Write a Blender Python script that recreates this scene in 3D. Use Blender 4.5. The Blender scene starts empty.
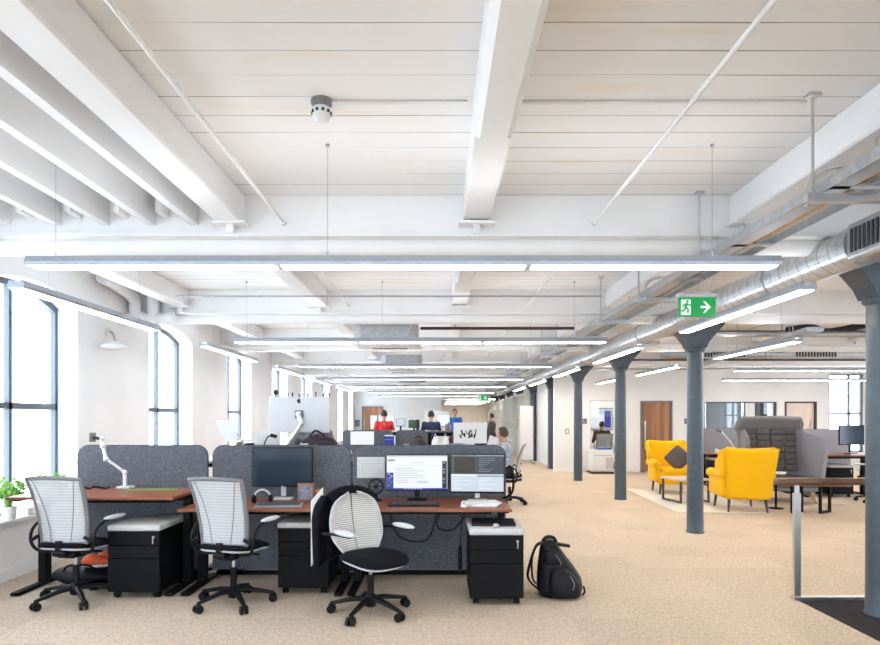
EXPOSURE = 0.62
SKY = 6.8
import bpy, bmesh, math, random
from mathutils import Vector, Matrix, Euler, noise
random.seed(7)
SC = bpy.context.scene
COL = SC.collection
PI = math.pi
# photograph: axis at pixel (437, 418), focal length 600 px, eye height 1.5 m
F_PX, CU, CV, EYE = 600.0, 437.0, 418.0, 1.5
def at(u, v, Y):
    return Vector(((u - CU) * Y / F_PX, Y, EYE + (CV - v) * Y / F_PX))

# ------------------------------------------------------------------ materials
def newmat(name):
    m = bpy.data.materials.new(name); m.use_nodes = True
    nt = m.node_tree; b = nt.nodes['Principled BSDF']
    return m, nt, b
def lk(nt, a, b): nt.links.new(a, b)
def mat(name, col, rough=0.5, metal=0.0, spec=0.5, var=0.0, scale=20.0, bump=0.0, bscale=None, stretch=None, emit=None, estr=0.0, sheen=0.0):
    m, nt, b = newmat(name)
    b.inputs['Base Color'].default_value = (*col, 1); b.inputs['Roughness'].default_value = rough
    b.inputs['Metallic'].default_value = metal; b.inputs['Specular IOR Level'].default_value = spec
    if sheen: b.inputs['Sheen Weight'].default_value = sheen
    if emit:
        b.inputs['Emission Color'].default_value = (*emit, 1); b.inputs['Emission Strength'].default_value = estr
    tc = nt.nodes.new('ShaderNodeTexCoord'); mp = nt.nodes.new('ShaderNodeMapping')
    lk(nt, tc.outputs['Object'], mp.inputs['Vector'])
    if stretch: mp.inputs['Scale'].default_value = stretch
    if var or bump:
        n = nt.nodes.new('ShaderNodeTexNoise'); n.inputs['Scale'].default_value = scale; n.inputs['Detail'].default_value = 4
        lk(nt, mp.outputs['Vector'], n.inputs['Vector'])
    if var:
        r = nt.nodes.new('ShaderNodeValToRGB')
        lo = [max(0, c * (1 - var)) for c in col]; hi = [min(1, c * (1 + var)) for c in col]
        r.color_ramp.elements[0].position = 0.3; r.color_ramp.elements[1].position = 0.7
        r.color_ramp.elements[0].color = (*lo, 1); r.color_ramp.elements[1].color = (*hi, 1)
        lk(nt, n.outputs['Fac'], r.inputs['Fac']); lk(nt, r.outputs['Color'], b.inputs['Base Color'])
    if bump:
        n2 = n
        if bscale:
            n2 = nt.nodes.new('ShaderNodeTexNoise'); n2.inputs['Scale'].default_value = bscale
            lk(nt, mp.outputs['Vector'], n2.inputs['Vector'])
        bp = nt.nodes.new('ShaderNodeBump'); bp.inputs['Strength'].default_value = bump; bp.inputs['Distance'].default_value = 0.01
        lk(nt, n2.outputs['Fac'], bp.inputs['Height']); lk(nt, bp.outputs['Normal'], b.inputs['Normal'])
    return m
def node(nt, kind, **kw):
    n = nt.nodes.new(kind)
    for k, v in kw.items(): setattr(n, k, v)
    return n
def mth(nt, op, a, b=None):
    n = nt.nodes.new('ShaderNodeMath'); n.operation = op
    for i, x in enumerate((a, b)):
        if x is None: continue
        if isinstance(x, (int, float)): n.inputs[i].default_value = x
        else: lk(nt, x, n.inputs[i])
    return n.outputs[0]
def carpet_mat(name, col, tint, tile=0.5):
    m, nt, b = newmat(name); b.inputs['Roughness'].default_value = 0.95; b.inputs['Specular IOR Level'].default_value = 0.1
    tc = node(nt, 'ShaderNodeTexCoord')
    sn = node(nt, 'ShaderNodeVectorMath', operation='SNAP'); sn.inputs[1].default_value = (tile, tile, 50)
    lk(nt, tc.outputs['Object'], sn.inputs[0])
    wn = node(nt, 'ShaderNodeTexWhiteNoise', noise_dimensions='3D'); lk(nt, sn.outputs[0], wn.inputs['Vector'])
    n1 = node(nt, 'ShaderNodeTexNoise'); n1.inputs['Scale'].default_value = 75; n1.inputs['Detail'].default_value = 3
    lk(nt, tc.outputs['Object'], n1.inputs['Vector'])
    n2 = node(nt, 'ShaderNodeTexNoise'); n2.inputs['Scale'].default_value = 28; n2.inputs['Detail'].default_value = 4
    lk(nt, tc.outputs['Object'], n2.inputs['Vector'])
    f = mth(nt, 'ADD', mth(nt, 'MULTIPLY', n1.outputs['Fac'], 0.9), mth(nt, 'MULTIPLY', n2.outputs['Fac'], 0.5))
    f = mth(nt, 'ADD', f, mth(nt, 'MULTIPLY', wn.outputs['Value'], 0.07))
    r = node(nt, 'ShaderNodeValToRGB')
    r.color_ramp.elements[0].position = 0.35; r.color_ramp.elements[1].position = 1.2 if False else 1.0
    r.color_ramp.elements[0].color = (*[c * tint[0] for c in col], 1); r.color_ramp.elements[1].color = (*[min(1, c * tint[1]) for c in col], 1)
    lk(nt, f, r.inputs['Fac']); lk(nt, r.outputs['Color'], b.inputs['Base Color'])
    bp = node(nt, 'ShaderNodeBump'); bp.inputs['Strength'].default_value = 0.5; bp.inputs['Distance'].default_value = 0.006
    lk(nt, n1.outputs['Fac'], bp.inputs['Height']); lk(nt, bp.outputs['Normal'], b.inputs['Normal'])
    return m
def boards_mat(name, col, pitch):
    m, nt, b = newmat(name); b.inputs['Roughness'].default_value = 0.55
    tc = node(nt, 'ShaderNodeTexCoord'); sp = node(nt, 'ShaderNodeSeparateXYZ'); lk(nt, tc.outputs['Object'], sp.inputs[0])
    wob = node(nt, 'ShaderNodeTexNoise'); wob.inputs['Scale'].default_value = 0.7; lk(nt, tc.outputs['Object'], wob.inputs['Vector'])
    y = mth(nt, 'ADD', sp.outputs['Y'], mth(nt, 'MULTIPLY', wob.outputs['Fac'], 0.02))
    q = mth(nt, 'DIVIDE', y, pitch)
    fr = mth(nt, 'FRACT', q); idx = mth(nt, 'FLOOR', q)
    # joints open and close along their length
    cmb = node(nt, 'ShaderNodeCombineXYZ'); lk(nt, mth(nt, 'MULTIPLY', sp.outputs['X'], 0.35), cmb.inputs['X']); lk(nt, mth(nt, 'MULTIPLY', idx, 7.3), cmb.inputs['Y'])
    jn = node(nt, 'ShaderNodeTexNoise'); jn.inputs['Scale'].default_value = 1.4; lk(nt, cmb.outputs[0], jn.inputs['Vector'])
    wid = mth(nt, 'MULTIPLY', mth(nt, 'SUBTRACT', jn.outputs['Fac'], 0.34), 0.15)
    line = mth(nt, 'LESS_THAN', fr, wid)
    st = node(nt, 'ShaderNodeTexNoise'); st.inputs['Scale'].default_value = 1.3; st.inputs['Detail'].default_value = 5
    mp = node(nt, 'ShaderNodeMapping'); mp.inputs['Scale'].default_value = (0.8, 3.5, 1); lk(nt, tc.outputs['Object'], mp.inputs[0]); lk(nt, mp.outputs[0], st.inputs['Vector'])
    r = node(nt, 'ShaderNodeValToRGB')
    r.color_ramp.elements[0].position = 0.58; r.color_ramp.elements[1].position = 0.78
    r.color_ramp.elements[0].color = (*col, 1); r.color_ramp.elements[1].color = (col[0] * .97, col[1] * .88, col[2] * .68, 1)
    lk(nt, st.outputs['Fac'], r.inputs['Fac'])
    mx = node(nt, 'ShaderNodeMix', data_type='RGBA'); lk(nt, line, mx.inputs[0]); lk(nt, r.outputs['Color'], mx.inputs[6]); mx.inputs[7].default_value = (.30, .25, .21, 1)
    lk(nt, mx.outputs[2], b.inputs['Base Color'])
    bp = node(nt, 'ShaderNodeBump'); bp.inputs['Strength'].default_value = 0.35; bp.inputs['Distance'].default_value = 0.01
    lk(nt, mth(nt, 'SUBTRACT', st.outputs['Fac'], line), bp.inputs['Height']); lk(nt, bp.outputs['Normal'], b.inputs['Normal'])
    return m
def wood_mat(name, c0, c1, axis_scale=(2, 22, 22), rough=0.35, planks=0):
    m, nt, b = newmat(name); b.inputs['Roughness'].default_value = rough
    tc = node(nt, 'ShaderNodeTexCoord'); mp = node(nt, 'ShaderNodeMapping'); mp.inputs['Scale'].default_value = axis_scale
    lk(nt, tc.outputs['Object'], mp.inputs[0])
    n = node(nt, 'ShaderNodeTexNoise'); n.inputs['Scale'].default_value = 1.0; n.inputs['Detail'].default_value = 6; n.inputs['Distortion'].default_value = 0.6
    lk(nt, mp.outputs[0], n.inputs['Vector'])
    r = node(nt, 'ShaderNodeValToRGB'); r.color_ramp.elements[0].position = 0.3; r.color_ramp.elements[1].position = 0.7
    r.color_ramp.elements[0].color = (*c0, 1); r.color_ramp.elements[1].color = (*c1, 1)
    f = n.outputs['Fac']
    if planks:
        sp = node(nt, 'ShaderNodeSeparateXYZ'); lk(nt, tc.outputs['Object'], sp.inputs[0])
        wn = node(nt, 'ShaderNodeTexWhiteNoise', noise_dimensions='1D'); lk(nt, mth(nt, 'FLOOR', mth(nt, 'MULTIPLY', sp.outputs['X'], planks)), wn.inputs['W'])
        f = mth(nt, 'ADD', f, mth(nt, 'MULTIPLY', mth(nt, 'SUBTRACT', wn.outputs['Value'], .5), .35))
    lk(nt, f, r.inputs['Fac']); lk(nt, r.outputs['Color'], b.inputs['Base Color'])
    return m
def stripes_mat(name, c0, c1, freq, axis='Z', rough=0.6, metal=0.0, transp=0.0, bump=0.0):
    m, nt, b = newmat(name); b.inputs['Roughness'].default_value = rough; b.inputs['Metallic'].default_value = metal
    tc = node(nt, 'ShaderNodeTexCoord'); sp = node(nt, 'ShaderNodeSeparateXYZ'); lk(nt, tc.outputs['Object'], sp.inputs[0])
    s = mth(nt, 'SINE', mth(nt, 'MULTIPLY', sp.outputs[axis], freq * 2 * PI))
    f = mth(nt, 'ADD', mth(nt, 'MULTIPLY', s, 0.5), 0.5)
    r = node(nt, 'ShaderNodeValToRGB'); r.color_ramp.elements[0].color = (*c0, 1); r.color_ramp.elements[1].color = (*c1, 1)
    r.color_ramp.elements[0].position = 0.2; r.color_ramp.elements[1].position = 0.75
    lk(nt, f, r.inputs['Fac']); lk(nt, r.outputs['Color'], b.inputs['Base Color'])
    if bump:
        bp = node(nt, 'ShaderNodeBump'); bp.inputs['Strength'].default_value = bump; bp.inputs['Distance'].default_value = 0.006
        lk(nt, f, bp.inputs['Height']); lk(nt, bp.outputs['Normal'], b.inputs['Normal'])
    if transp:
        t = node(nt, 'ShaderNodeBsdfTransparent'); mx = node(nt, 'ShaderNodeMixShader'); mx.inputs[0].default_value = transp
        lk(nt, b.outputs[0], mx.inputs[1]); lk(nt, t.outputs[0], mx.inputs[2]); lk(nt, mx.outputs[0], nt.nodes['Material Output'].inputs['Surface'])
    return m
def duct_mat(name):
    m, nt, b = newmat(name); b.inputs['Roughness'].default_value = .32; b.inputs['Metallic'].default_value = .75
    tc = node(nt, 'ShaderNodeTexCoord'); sp = node(nt, 'ShaderNodeSeparateXYZ'); lk(nt, tc.outputs['Object'], sp.inputs[0])
    at2 = mth(nt, 'ARCTAN2', sp.outputs['Z'], sp.outputs['X'])
    q = mth(nt, 'FRACT', mth(nt, 'ADD', mth(nt, 'MULTIPLY', sp.outputs['Y'], 8.0), mth(nt, 'DIVIDE', at2, 2 * PI)))
    seam = mth(nt, 'LESS_THAN', q, .10)
    n = node(nt, 'ShaderNodeTexNoise'); n.inputs['Scale'].default_value = 18; lk(nt, tc.outputs['Object'], n.inputs['Vector'])
    r = node(nt, 'ShaderNodeValToRGB'); r.color_ramp.elements[0].position = .3; r.color_ramp.elements[1].position = .7
    r.color_ramp.elements[0].color = (.46, .47, .49, 1); r.color_ramp.elements[1].color = (.60, .61, .63, 1); lk(nt, n.outputs['Fac'], r.inputs['Fac'])
    mx = node(nt, 'ShaderNodeMix', data_type='RGBA'); lk(nt, seam, mx.inputs[0]); lk(nt, r.outputs[0], mx.inputs[6]); mx.inputs[7].default_value = (.30, .31, .33, 1)
    lk(nt, mx.outputs[2], b.inputs['Base Color'])
    bp = node(nt, 'ShaderNodeBump'); bp.inputs['Strength'].default_value = .25; bp.inputs['Distance'].default_value = .004; lk(nt, seam, bp.inputs['Height']); lk(nt, bp.outputs[0], b.inputs['Normal'])
    return m
def glass_mat(name, tint=(1, 1, 1), gloss=0.06):
    m = bpy.data.materials.new(name); m.use_nodes = True; nt = m.node_tree; nt.nodes.clear()
    o = node(nt, 'ShaderNodeOutputMaterial'); t = node(nt, 'ShaderNodeBsdfTransparent'); t.inputs[0].default_value = (*tint, 1)
    g = node(nt, 'ShaderNodeBsdfGlossy'); g.inputs['Roughness'].default_value = 0.02
    mx = node(nt, 'ShaderNodeMixShader'); mx.inputs[0].default_value = gloss
    lk(nt, t.outputs[0], mx.inputs[1]); lk(nt, g.outputs[0], mx.inputs[2]); lk(nt, mx.outputs[0], o.inputs[0])
    return m
def emis(name, col, s): return mat(name, (0.02, 0.02, 0.02), 0.25, emit=col, estr=s)

M = {}
M['white'] = mat('white_paint', (.83, .82, .81), .5, var=.03, scale=3, bump=.08, bscale=60)
M['plaster'] = mat('wall_plaster', (.84, .825, .815), .6, var=.025, scale=2, bump=.1, bscale=45)
M['boards'] = boards_mat('painted_ceiling_boards', (.84, .825, .81), .193)
M['timber'] = mat('painted_timber', (.83, .82, .815), .5, var=.03, scale=5, bump=.15, bscale=14, stretch=(1, .3, 1))
M['carpet'] = carpet_mat('beige_loop_carpet', (.67, .545, .42), (.44, 1.22))
M['dark_carpet'] = carpet_mat('charcoal_entrance_carpet', (.035, .033, .035), (.6, 1.4))
M['felt'] = mat('grey_felt', (.15, .16, .185), .95, var=.5, scale=130, spec=.1, bump=.3)
M['felt_dark'] = mat('dark_felt', (.07, .075, .095), .95, var=.4, scale=130, spec=.1, bump=.3)
M['wood'] = wood_mat('cherry_wood', (.19, .052, .018), (.35, .115, .043))
M['door_wood'] = wood_mat('oak_door_veneer', (.30, .13, .055), (.50, .24, .11), (14, 14, 1.2), .4, planks=8)
M['pale_wood'] = wood_mat('pale_door_veneer', (.72, .56, .46), (.82, .66, .56), (14, 14, 1.2), .4)
M['rail_wood'] = wood_mat('dark_oak_rail', (.10, .045, .022), (.19, .085, .045))
M['leg_wood'] = wood_mat('oak_leg', (.35, .2, .09), (.5, .3, .15), (20, 20, 3))
M['black'] = mat('black_powder_coat', (.004, .004, .005), .55, spec=.18, var=.2, scale=60)
M['ped'] = mat('black_pedestal_steel', (.004, .004, .005), .55, spec=.18, var=.15, scale=40)
M['plastic'] = mat('black_plastic', (.005, .005, .0065), .45, spec=.25, var=.2, scale=60)
M['fabric_black'] = mat('black_seat_fabric', (.007, .007, .010), .9, var=.4, scale=160, spec=.15, bump=.3)
M['nylon'] = mat('black_nylon', (.006, .006, .008), .55, spec=.3, var=.4, scale=35, bump=.25, bscale=90)
M['grey_frame'] = mat('grey_chair_frame', (.20, .195, .20), .45, var=.08, scale=30)
M['silver'] = mat('silver_plastic', (.62, .63, .65), .35, var=.04, scale=30)
M['alu'] = mat('brushed_aluminium', (.74, .75, .77), .32, .85, var=.05, scale=80, stretch=(1, 1, 8))
M['imac'] = mat('satin_silver_case', (.66, .67, .69), .4, .25, var=.02, scale=20)
M['chrome'] = mat('brushed_steel', (.62, .62, .62), .28, 1.0, var=.06, scale=120, stretch=(1, 1, 12))
M['galv'] = mat('galvanised_steel', (.46, .47, .49), .36, .8, var=.14, scale=25, bump=.05)
M['duct'] = duct_mat('spiral_duct_steel')
M['lum'] = mat('grey_luminaire_body', (.40, .43, .48), .35, .3, var=.05, scale=20)
M['column'] = mat('blue_grey_iron_paint', (.058, .078, .102), .33, var=.12, scale=18, bump=.3, bscale=35)
M['white_plastic'] = mat('white_plastic', (.78, .78, .78), .4, var=.03, scale=20)
M['pad'] = mat('pale_grey_pad', (.66, .67, .68), .5, var=.05, scale=60)
M['cushion'] = mat('pale_wool_cushion', (.62, .62, .60), .9, var=.12, scale=120, spec=.15, bump=.3)
M['mesh'] = stripes_mat('white_chair_mesh', (.60, .615, .64), (.76, .775, .80), 42, 'Z', .7, 0, .30)
M['mesh_ribs'] = stripes_mat('ribbed_chair_mesh', (.40, .39, .38), (.80, .78, .74), 62, 'Z', .7, 0, .08)
M['yellow'] = mat('yellow_wool', (.88, .48, .003), .85, var=.06, scale=140, spec=.2, bump=.2, sheen=.1)
M['taupe'] = mat('taupe_cushion', (.12, .10, .10), .9, var=.15, scale=120, bump=.2)
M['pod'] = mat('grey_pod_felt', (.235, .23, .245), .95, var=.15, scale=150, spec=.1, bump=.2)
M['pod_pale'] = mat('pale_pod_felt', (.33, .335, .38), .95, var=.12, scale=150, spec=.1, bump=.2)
M['quilt'] = mat('quilted_grey', (.16, .15, .145), .9, var=.2, scale=90, spec=.1, bump=.2)
M['rug'] = carpet_mat('cream_rug_pile', (.74, .70, .63), (.8, 1.1), 9)
M['frame'] = mat('slate_window_frame', (.09, .105, .125), .4, var=.06, scale=15)
M['glass'] = glass_mat('window_glass')
M['glass_in'] = glass_mat('partition_glass', (.95, .97, .98), .045)
M['lit'] = emis('lit_diffuser', (.95, .975, 1), 11)
M['lit_warm'] = emis('lit_diffuser_warm', (1, .90, .77), 25)
M['lit_added'] = emis('added_corridor_diffuser', (1, .96, .90), 26)  # stronger glow for the lamps added in the far corridor
M['up'] = emis('added_uplight', (.90, .95, 1), 7)  # glow of the uplight strips added to brighten the ceiling
M['scr_white'] = emis('screen_white', (.93, .96, 1), 0.61)
M['scr_pale'] = emis('screen_pale_blue', (.72, .84, .95), 0.53)
M['scr_blue'] = emis('screen_blue', (.03, .05, .45), 0.49)
M['scr_dark'] = emis('screen_navy', (.02, .025, .05), 0.49)
M['scr_green'] = emis('screen_green', (.03, .14, .08), 0.37)
M['scr_red'] = emis('screen_maroon', (.10, .02, .035), 0.37)
M['scr_grey'] = emis('screen_grey_text', (.5, .55, .62), 0.43)
M['scr_off'] = mat('switched_off_screen', (.012, .028, .05), .12, var=.2, scale=3)
M['paper'] = mat('white_paper', (.80, .80, .79), .8, var=.03, scale=20)
M['print'] = mat('grey_print', (.50, .50, .52), .8, var=.1, scale=50)
M['ink'] = mat('black_ink', (.02, .02, .022), .6, var=.1, scale=50)
M['blue_plastic'] = mat('blue_plastic', (.03, .12, .42), .4, var=.05, scale=20)
M['navy_sign'] = mat('navy_sign', (.05, .05, .25), .4, var=.05, scale=20)
M['purple_sign'] = mat('purple_sign', (.14, .06, .14), .4, var=.05, scale=20)
M['exit_green'] = emis('exit_sign_green', (.0, .46, .10), .5)
M['exit_white'] = emis('exit_sign_white', (.9, 1, .92), .6)
M['orange'] = mat('orange_trainer', (.80, .13, .03), .6, var=.15, scale=40)
M['denim'] = mat('denim', (.16, .24, .36), .85, var=.25, scale=70, bump=.2)
M['leaf'] = mat('fresh_leaf', (.22, .42, .07), .5, var=.4, scale=25)
M['pot'] = mat('white_ceramic', (.82, .82, .80), .25, var=.03, scale=20)
M['soil'] = mat('soil', (.05, .035, .025), .95, var=.4, scale=60)
M['amber'] = mat('amber_drink', (.45, .17, .03), .15, var=.1, scale=20)
M['photo'] = mat('photo_print', (.22, .2, .26), .4, var=.6, scale=60)
M['red_card'] = mat('red_card', (.55, .07, .05), .6, var=.1, scale=30)
M['skin'] = mat('skin', (.55, .33, .24), .5, var=.06, scale=30)
M['hair'] = mat('dark_hair', (.018, .013, .011), .5, var=.4, scale=90, bump=.3)
M['hair_brown'] = mat('brown_hair', (.06, .03, .018), .5, var=.4, scale=90, bump=.4)
M['red_shirt'] = mat('red_shirt', (.60, .03, .035), .85, var=.12, scale=20, bump=.15)
M['navy_shirt'] = mat('navy_shirt', (.02, .03, .075), .85, var=.15, scale=20, bump=.15)
M['blue_shirt'] = mat('blue_shirt', (.03, .16, .55), .85, var=.12, scale=20, bump=.15)
M['maroon'] = mat('maroon_jumper', (.09, .02, .02), .85, var=.2, scale=20, bump=.15)
M['trouser'] = mat('dark_trousers', (.03, .035, .05), .85, var=.15, scale=30)
M['plaid'] = mat('plaid_shirt', (.42, .46, .55), .85, var=.6, scale=26, bump=.1)
M['white_pipe'] = mat('white_pipe', (.84, .83, .82), .4, var=.02, scale=6)
M['brick_beige'] = mat('beige_plaster', (.84, .79, .71), .7, var=.05, scale=3)
M['shelf_dark'] = mat('dark_shelf', (.06, .05, .05), .6, var=.2, scale=20)
M['plum'] = mat('plum_nylon', (.02, .012, .022), .6, var=.3, scale=30)
M['blind'] = mat('grey_roller_blind', (.30, .33, .38), .8, var=.06, scale=40)

# ------------------------------------------------------------------ mesh builder
class MB:
    def __init__(s): s.v = []; s.f = []; s.m = []; s.sm = []; s.mats = [None]
    def _mi(s, m):
        if m is None: return 0
        if m not in s.mats: s.mats.append(m)
        return s.mats.index(m)
    def add(s, vs, fs, m=None, smooth=False, X=None):
        b = len(s.v); i = s._mi(m)
        for p in vs: s.v.append(tuple(X @ Vector(p)) if X is not None else tuple(p))
        for f in fs: s.f.append([b + k for k in f]); s.m.append(i); s.sm.append(smooth)
        return s
    def box(s, c, d, m=None, rot=None, bev=0.0, seg=2, X=None):
        T = Matrix.Translation(c)
        if rot: T = T @ Euler(rot).to_matrix().to_4x4()
        if X is not None: T = X @ T
        if bev <= 0:
            x, y, z = d[0] / 2, d[1] / 2, d[2] / 2
            vs = [(-x, -y, -z), (x, -y, -z), (x, y, -z), (-x, y, -z), (-x, -y, z), (x, -y, z), (x, y, z), (-x, y, z)]
            return s.add(vs, [(0, 3, 2, 1), (4, 5, 6, 7), (0, 1, 5, 4), (1, 2, 6, 5), (2, 3, 7, 6), (3, 0, 4, 7)], m, False, T)
        bm = bmesh.new(); bmesh.ops.create_cube(bm, size=1)
        for q in bm.verts: q.co = Vector((q.co.x * d[0], q.co.y * d[1], q.co.z * d[2]))
        bmesh.ops.bevel(bm, geom=bm.edges[:], offset=min(bev, min(d) * .49), segments=seg, affect='EDGES', profile=.5)
        bm.verts.index_update()
        s.add([q.co.copy() for q in bm.verts], [[q.index for q in f.verts] for f in bm.faces], m, bev > .008 and seg > 1, T); bm.free(); return s
    def b3(s, x0, x1, y0, y1, z0, z1, m=None, bev=0.0):
        return s.box(((x0 + x1) / 2, (y0 + y1) / 2, (z0 + z1) / 2), (abs(x1 - x0), abs(y1 - y0), abs(z1 - z0)), m, None, bev)
    def tube(s, pts, r, m=None, n=8, closed=False, flat=1.0, up=None):
        P = [Vector(p) for p in pts]; k = len(P)
        R = r if isinstance(r, (list, tuple)) else [r] * k
        vs = []; fs = []; prev = None
        for i in range(k):
            if closed: t = P[(i + 1) % k] - P[i - 1]
            else: t = P[min(i + 1, k - 1)] - P[max(i - 1, 0)]
            if t.length < 1e-9: t = Vector((0, 0, 1))
            t.normalize()
            if prev is None:
                a = Vector(up) if up else (Vector((0, 0, 1)) if abs(t.z) < .9 else Vector((1, 0, 0)))
                a = (a - t * a.dot(t)).normalized()
            else:
                a = prev - t * prev.dot(t)
                a = a.normalized() if a.length > 1e-6 else prev
            prev = a; b = t.cross(a)
            for j in range(n):
                th = 2 * PI * j / n
                vs.append(P[i] + a * (math.cos(th) * R[i] * flat) + b * (math.sin(th) * R[i]))
        for i in range(k if closed else k - 1):
            for j in range(n):
                a0 = i * n + j; a1 = i * n + (j + 1) % n; i2 = (i + 1) % k
                fs.append((a0, a1, i2 * n + (j + 1) % n, i2 * n + j))
        s.add(vs, fs, m, n > 4)
        if not closed:
            s.add(vs[:n], [list(range(n))[::-1]], m); s.add(vs[-n:], [list(range(n))], m)
        return s
    def cyl(s, p0, p1, r, m=None, n=16, r1=None): return s.tube([p0, p1], [r, r if r1 is None else r1], m, n)
    def lathe(s, prof, c=(0, 0, 0), m=None, n=20, sx=1, sy=1):
        vs = []; fs = []; k = len(prof)
        for r, z in prof:
            for j in range(n): vs.append((c[0] + math.cos(2 * PI * j / n) * r * sx, c[1] + math.sin(2 * PI * j / n) * r * sy, c[2] + z))
        for i in range(k - 1):
            for j in range(n): fs.append((i * n + j, i * n + (j + 1) % n, (i + 1) * n + (j + 1) % n, (i + 1) * n + j))
        s.add(vs, fs, m, True)
        s.add(vs[:n], [list(range(n))[::-1]], m); s.add(vs[-n:], [list(range(n))], m); return s
    def prism(s, poly, t, m=None, X=None, smooth=False):
        # polygon in local x,z ; thickness along y centred
        n = len(poly); vs = [(x, -t / 2, z) for x, z in poly] + [(x, t / 2, z) for x, z in poly]
        fs = [list(range(n)), list(range(2 * n - 1, n - 1, -1))] + [(i + n, (i + 1) % n + n, (i + 1) % n, i) for i in range(n)]
        return s.add(vs, fs, m, smooth, X)
    def ball(s, c, r, m=None, n=12, k=8, fn=None):
        if not isinstance(r, (tuple, list)): r = (r, r, r)
        vs = []; fs = []
        for i in range(k + 1):
            ph = PI * i / k
            for j in range(n):
                th = 2 * PI * j / n
                d = Vector((math.sin(ph) * math.cos(th), math.sin(ph) * math.sin(th), math.cos(ph)))
                q = Vector((d.x * r[0], d.y * r[1], d.z * r[2]))
                if fn: q = fn(q, d)
                vs.append(q + Vector(c))
        for i in range(k):
            for j in range(n): fs.append((i * n + j, (i + 1) * n + j, (i + 1) * n + (j + 1) % n, i * n + (j + 1) % n))
        return s.add(vs, fs, m, True)
    def sheet(s, fn, nu, nv, t, m=None):
        # thick surface: fn(u,v) in [0,1]^2
        P = [[Vector(fn(i / nu, j / nv)) for j in range(nv + 1)] for i in range(nu + 1)]
        def nrm(i, j):
            a = P[min(i + 1, nu)][j] - P[max(i - 1, 0)][j]; b = P[i][min(j + 1, nv)] - P[i][max(j - 1, 0)]
            c = a.cross(b); return c.normalized() if c.length > 1e-9 else Vector((0, 1, 0))
        A = [P[i][j] + nrm(i, j) * (t / 2) for i in range(nu + 1) for j in range(nv + 1)]
        B = [P[i][j] - nrm(i, j) * (t / 2) for i in range(nu + 1) for j in range(nv + 1)]
        N = len(A); w = nv + 1; fs = []
        for i in range(nu):
            for j in range(nv):
                a, b, c, d = i * w + j, (i + 1) * w + j, (i + 1) * w + j + 1, i * w + j + 1
                fs += [(a, b, c, d), (N + d, N + c, N + b, N + a)]
        rim = [i * w for i in range(nu + 1)] + [nu * w + j for j in range(1, nv + 1)] + [i * w + nv for i in range(nu - 1, -1, -1)] + [j for j in range(nv - 1, 0, -1)]
        for q in range(len(rim)):
            a, b = rim[q], rim[(q + 1) % len(rim)]; fs.append((b, a, N + a, N + b))
        return s.add(A + B, fs, m, True)
    def build(s, name, m, parent=None, loc=None, label=None):
        me = bpy.data.meshes.new(name); me.from_pydata(s.v, [], s.f)
        s.mats[0] = m
        for q in s.mats: me.materials.append(M[q] if isinstance(q, str) else q)
        me.polygons.foreach_set('material_index', s.m); me.polygons.foreach_set('use_smooth', s.sm)
        me.update()
        bm = bmesh.new(); bm.from_mesh(me); bmesh.ops.recalc_face_normals(bm, faces=bm.faces[:]); bm.to_mesh(me); bm.free()
        o = bpy.data.objects.new(name, me); COL.objects.link(o)
        if parent: o.parent = parent
        if loc: o.location = loc
        if label: o['label'] = label
        return o
def rrect(x0, x1, z0, z1, r=(0, 0, 0, 0), n=6):
    # corner radii: bl, br, tr, tl
    out = []
    for (cx, cz, rr, a0) in ((x0 + r[0], z0 + r[0], r[0], PI), (x1 - r[1], z0 + r[1], r[1], 1.5 * PI), (x1 - r[2], z1 - r[2], r[2], 0), (x0 + r[3], z1 - r[3], r[3], .5 * PI)):
        if rr <= 0: out.append((cx, cz)); continue
        for i in range(n + 1):
            a = a0 + .5 * PI * i / n; out.append((cx + math.cos(a) * rr, cz + math.sin(a) * rr))
    return out
def smoothpath(pts, n=6):
    P = [Vector(p) for p in pts]; out = []
    for i in range(len(P) - 1):
        p0 = P[max(i - 1, 0)]; p1 = P[i]; p2 = P[i + 1]; p3 = P[min(i + 2, len(P) - 1)]
        for k in range(n):
            t = k / n
            out.append(.5 * ((2 * p1) + (p2 - p0) * t + (2 * p0 - 5 * p1 + 4 * p2 - p3) * t * t + (3 * p1 - p0 - 3 * p2 + p3) * t ** 3))
    out.append(P[-1]); return out
def tag(o, label=None, cat=None, group=None, kind=None):
    if label: o['label'] = label
    if cat: o['category'] = cat
    if group: o['group'] = group
    if kind: o['kind'] = kind
    return o
def thing(name, label, cat, loc=(0, 0, 0), rz=0, group=None):
    o = bpy.data.objects.new(name, None); COL.objects.link(o); o.empty_display_size = .1
    o.location = loc; o.rotation_euler = (0, 0, rz); return tag(o, label, cat, group)
def copy_thing(o, loc, rz, label, group=None):
    kids = {}
    for c in bpy.data.objects:
        if c.parent: kids.setdefault(c.parent.name, []).append(c)
    r = o.copy(); COL.objects.link(r); r.location = loc; r.rotation_euler = (0, 0, rz); r['label'] = label
    if group: r['group'] = group
    def rec(src, dst):
        for ch in kids.get(src.name, []):
            d = ch.copy(); COL.objects.link(d); d.parent = dst; rec(ch, d)
    rec(o, r); return r
def struct(o): o['kind'] = 'structure'; return o
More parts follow.
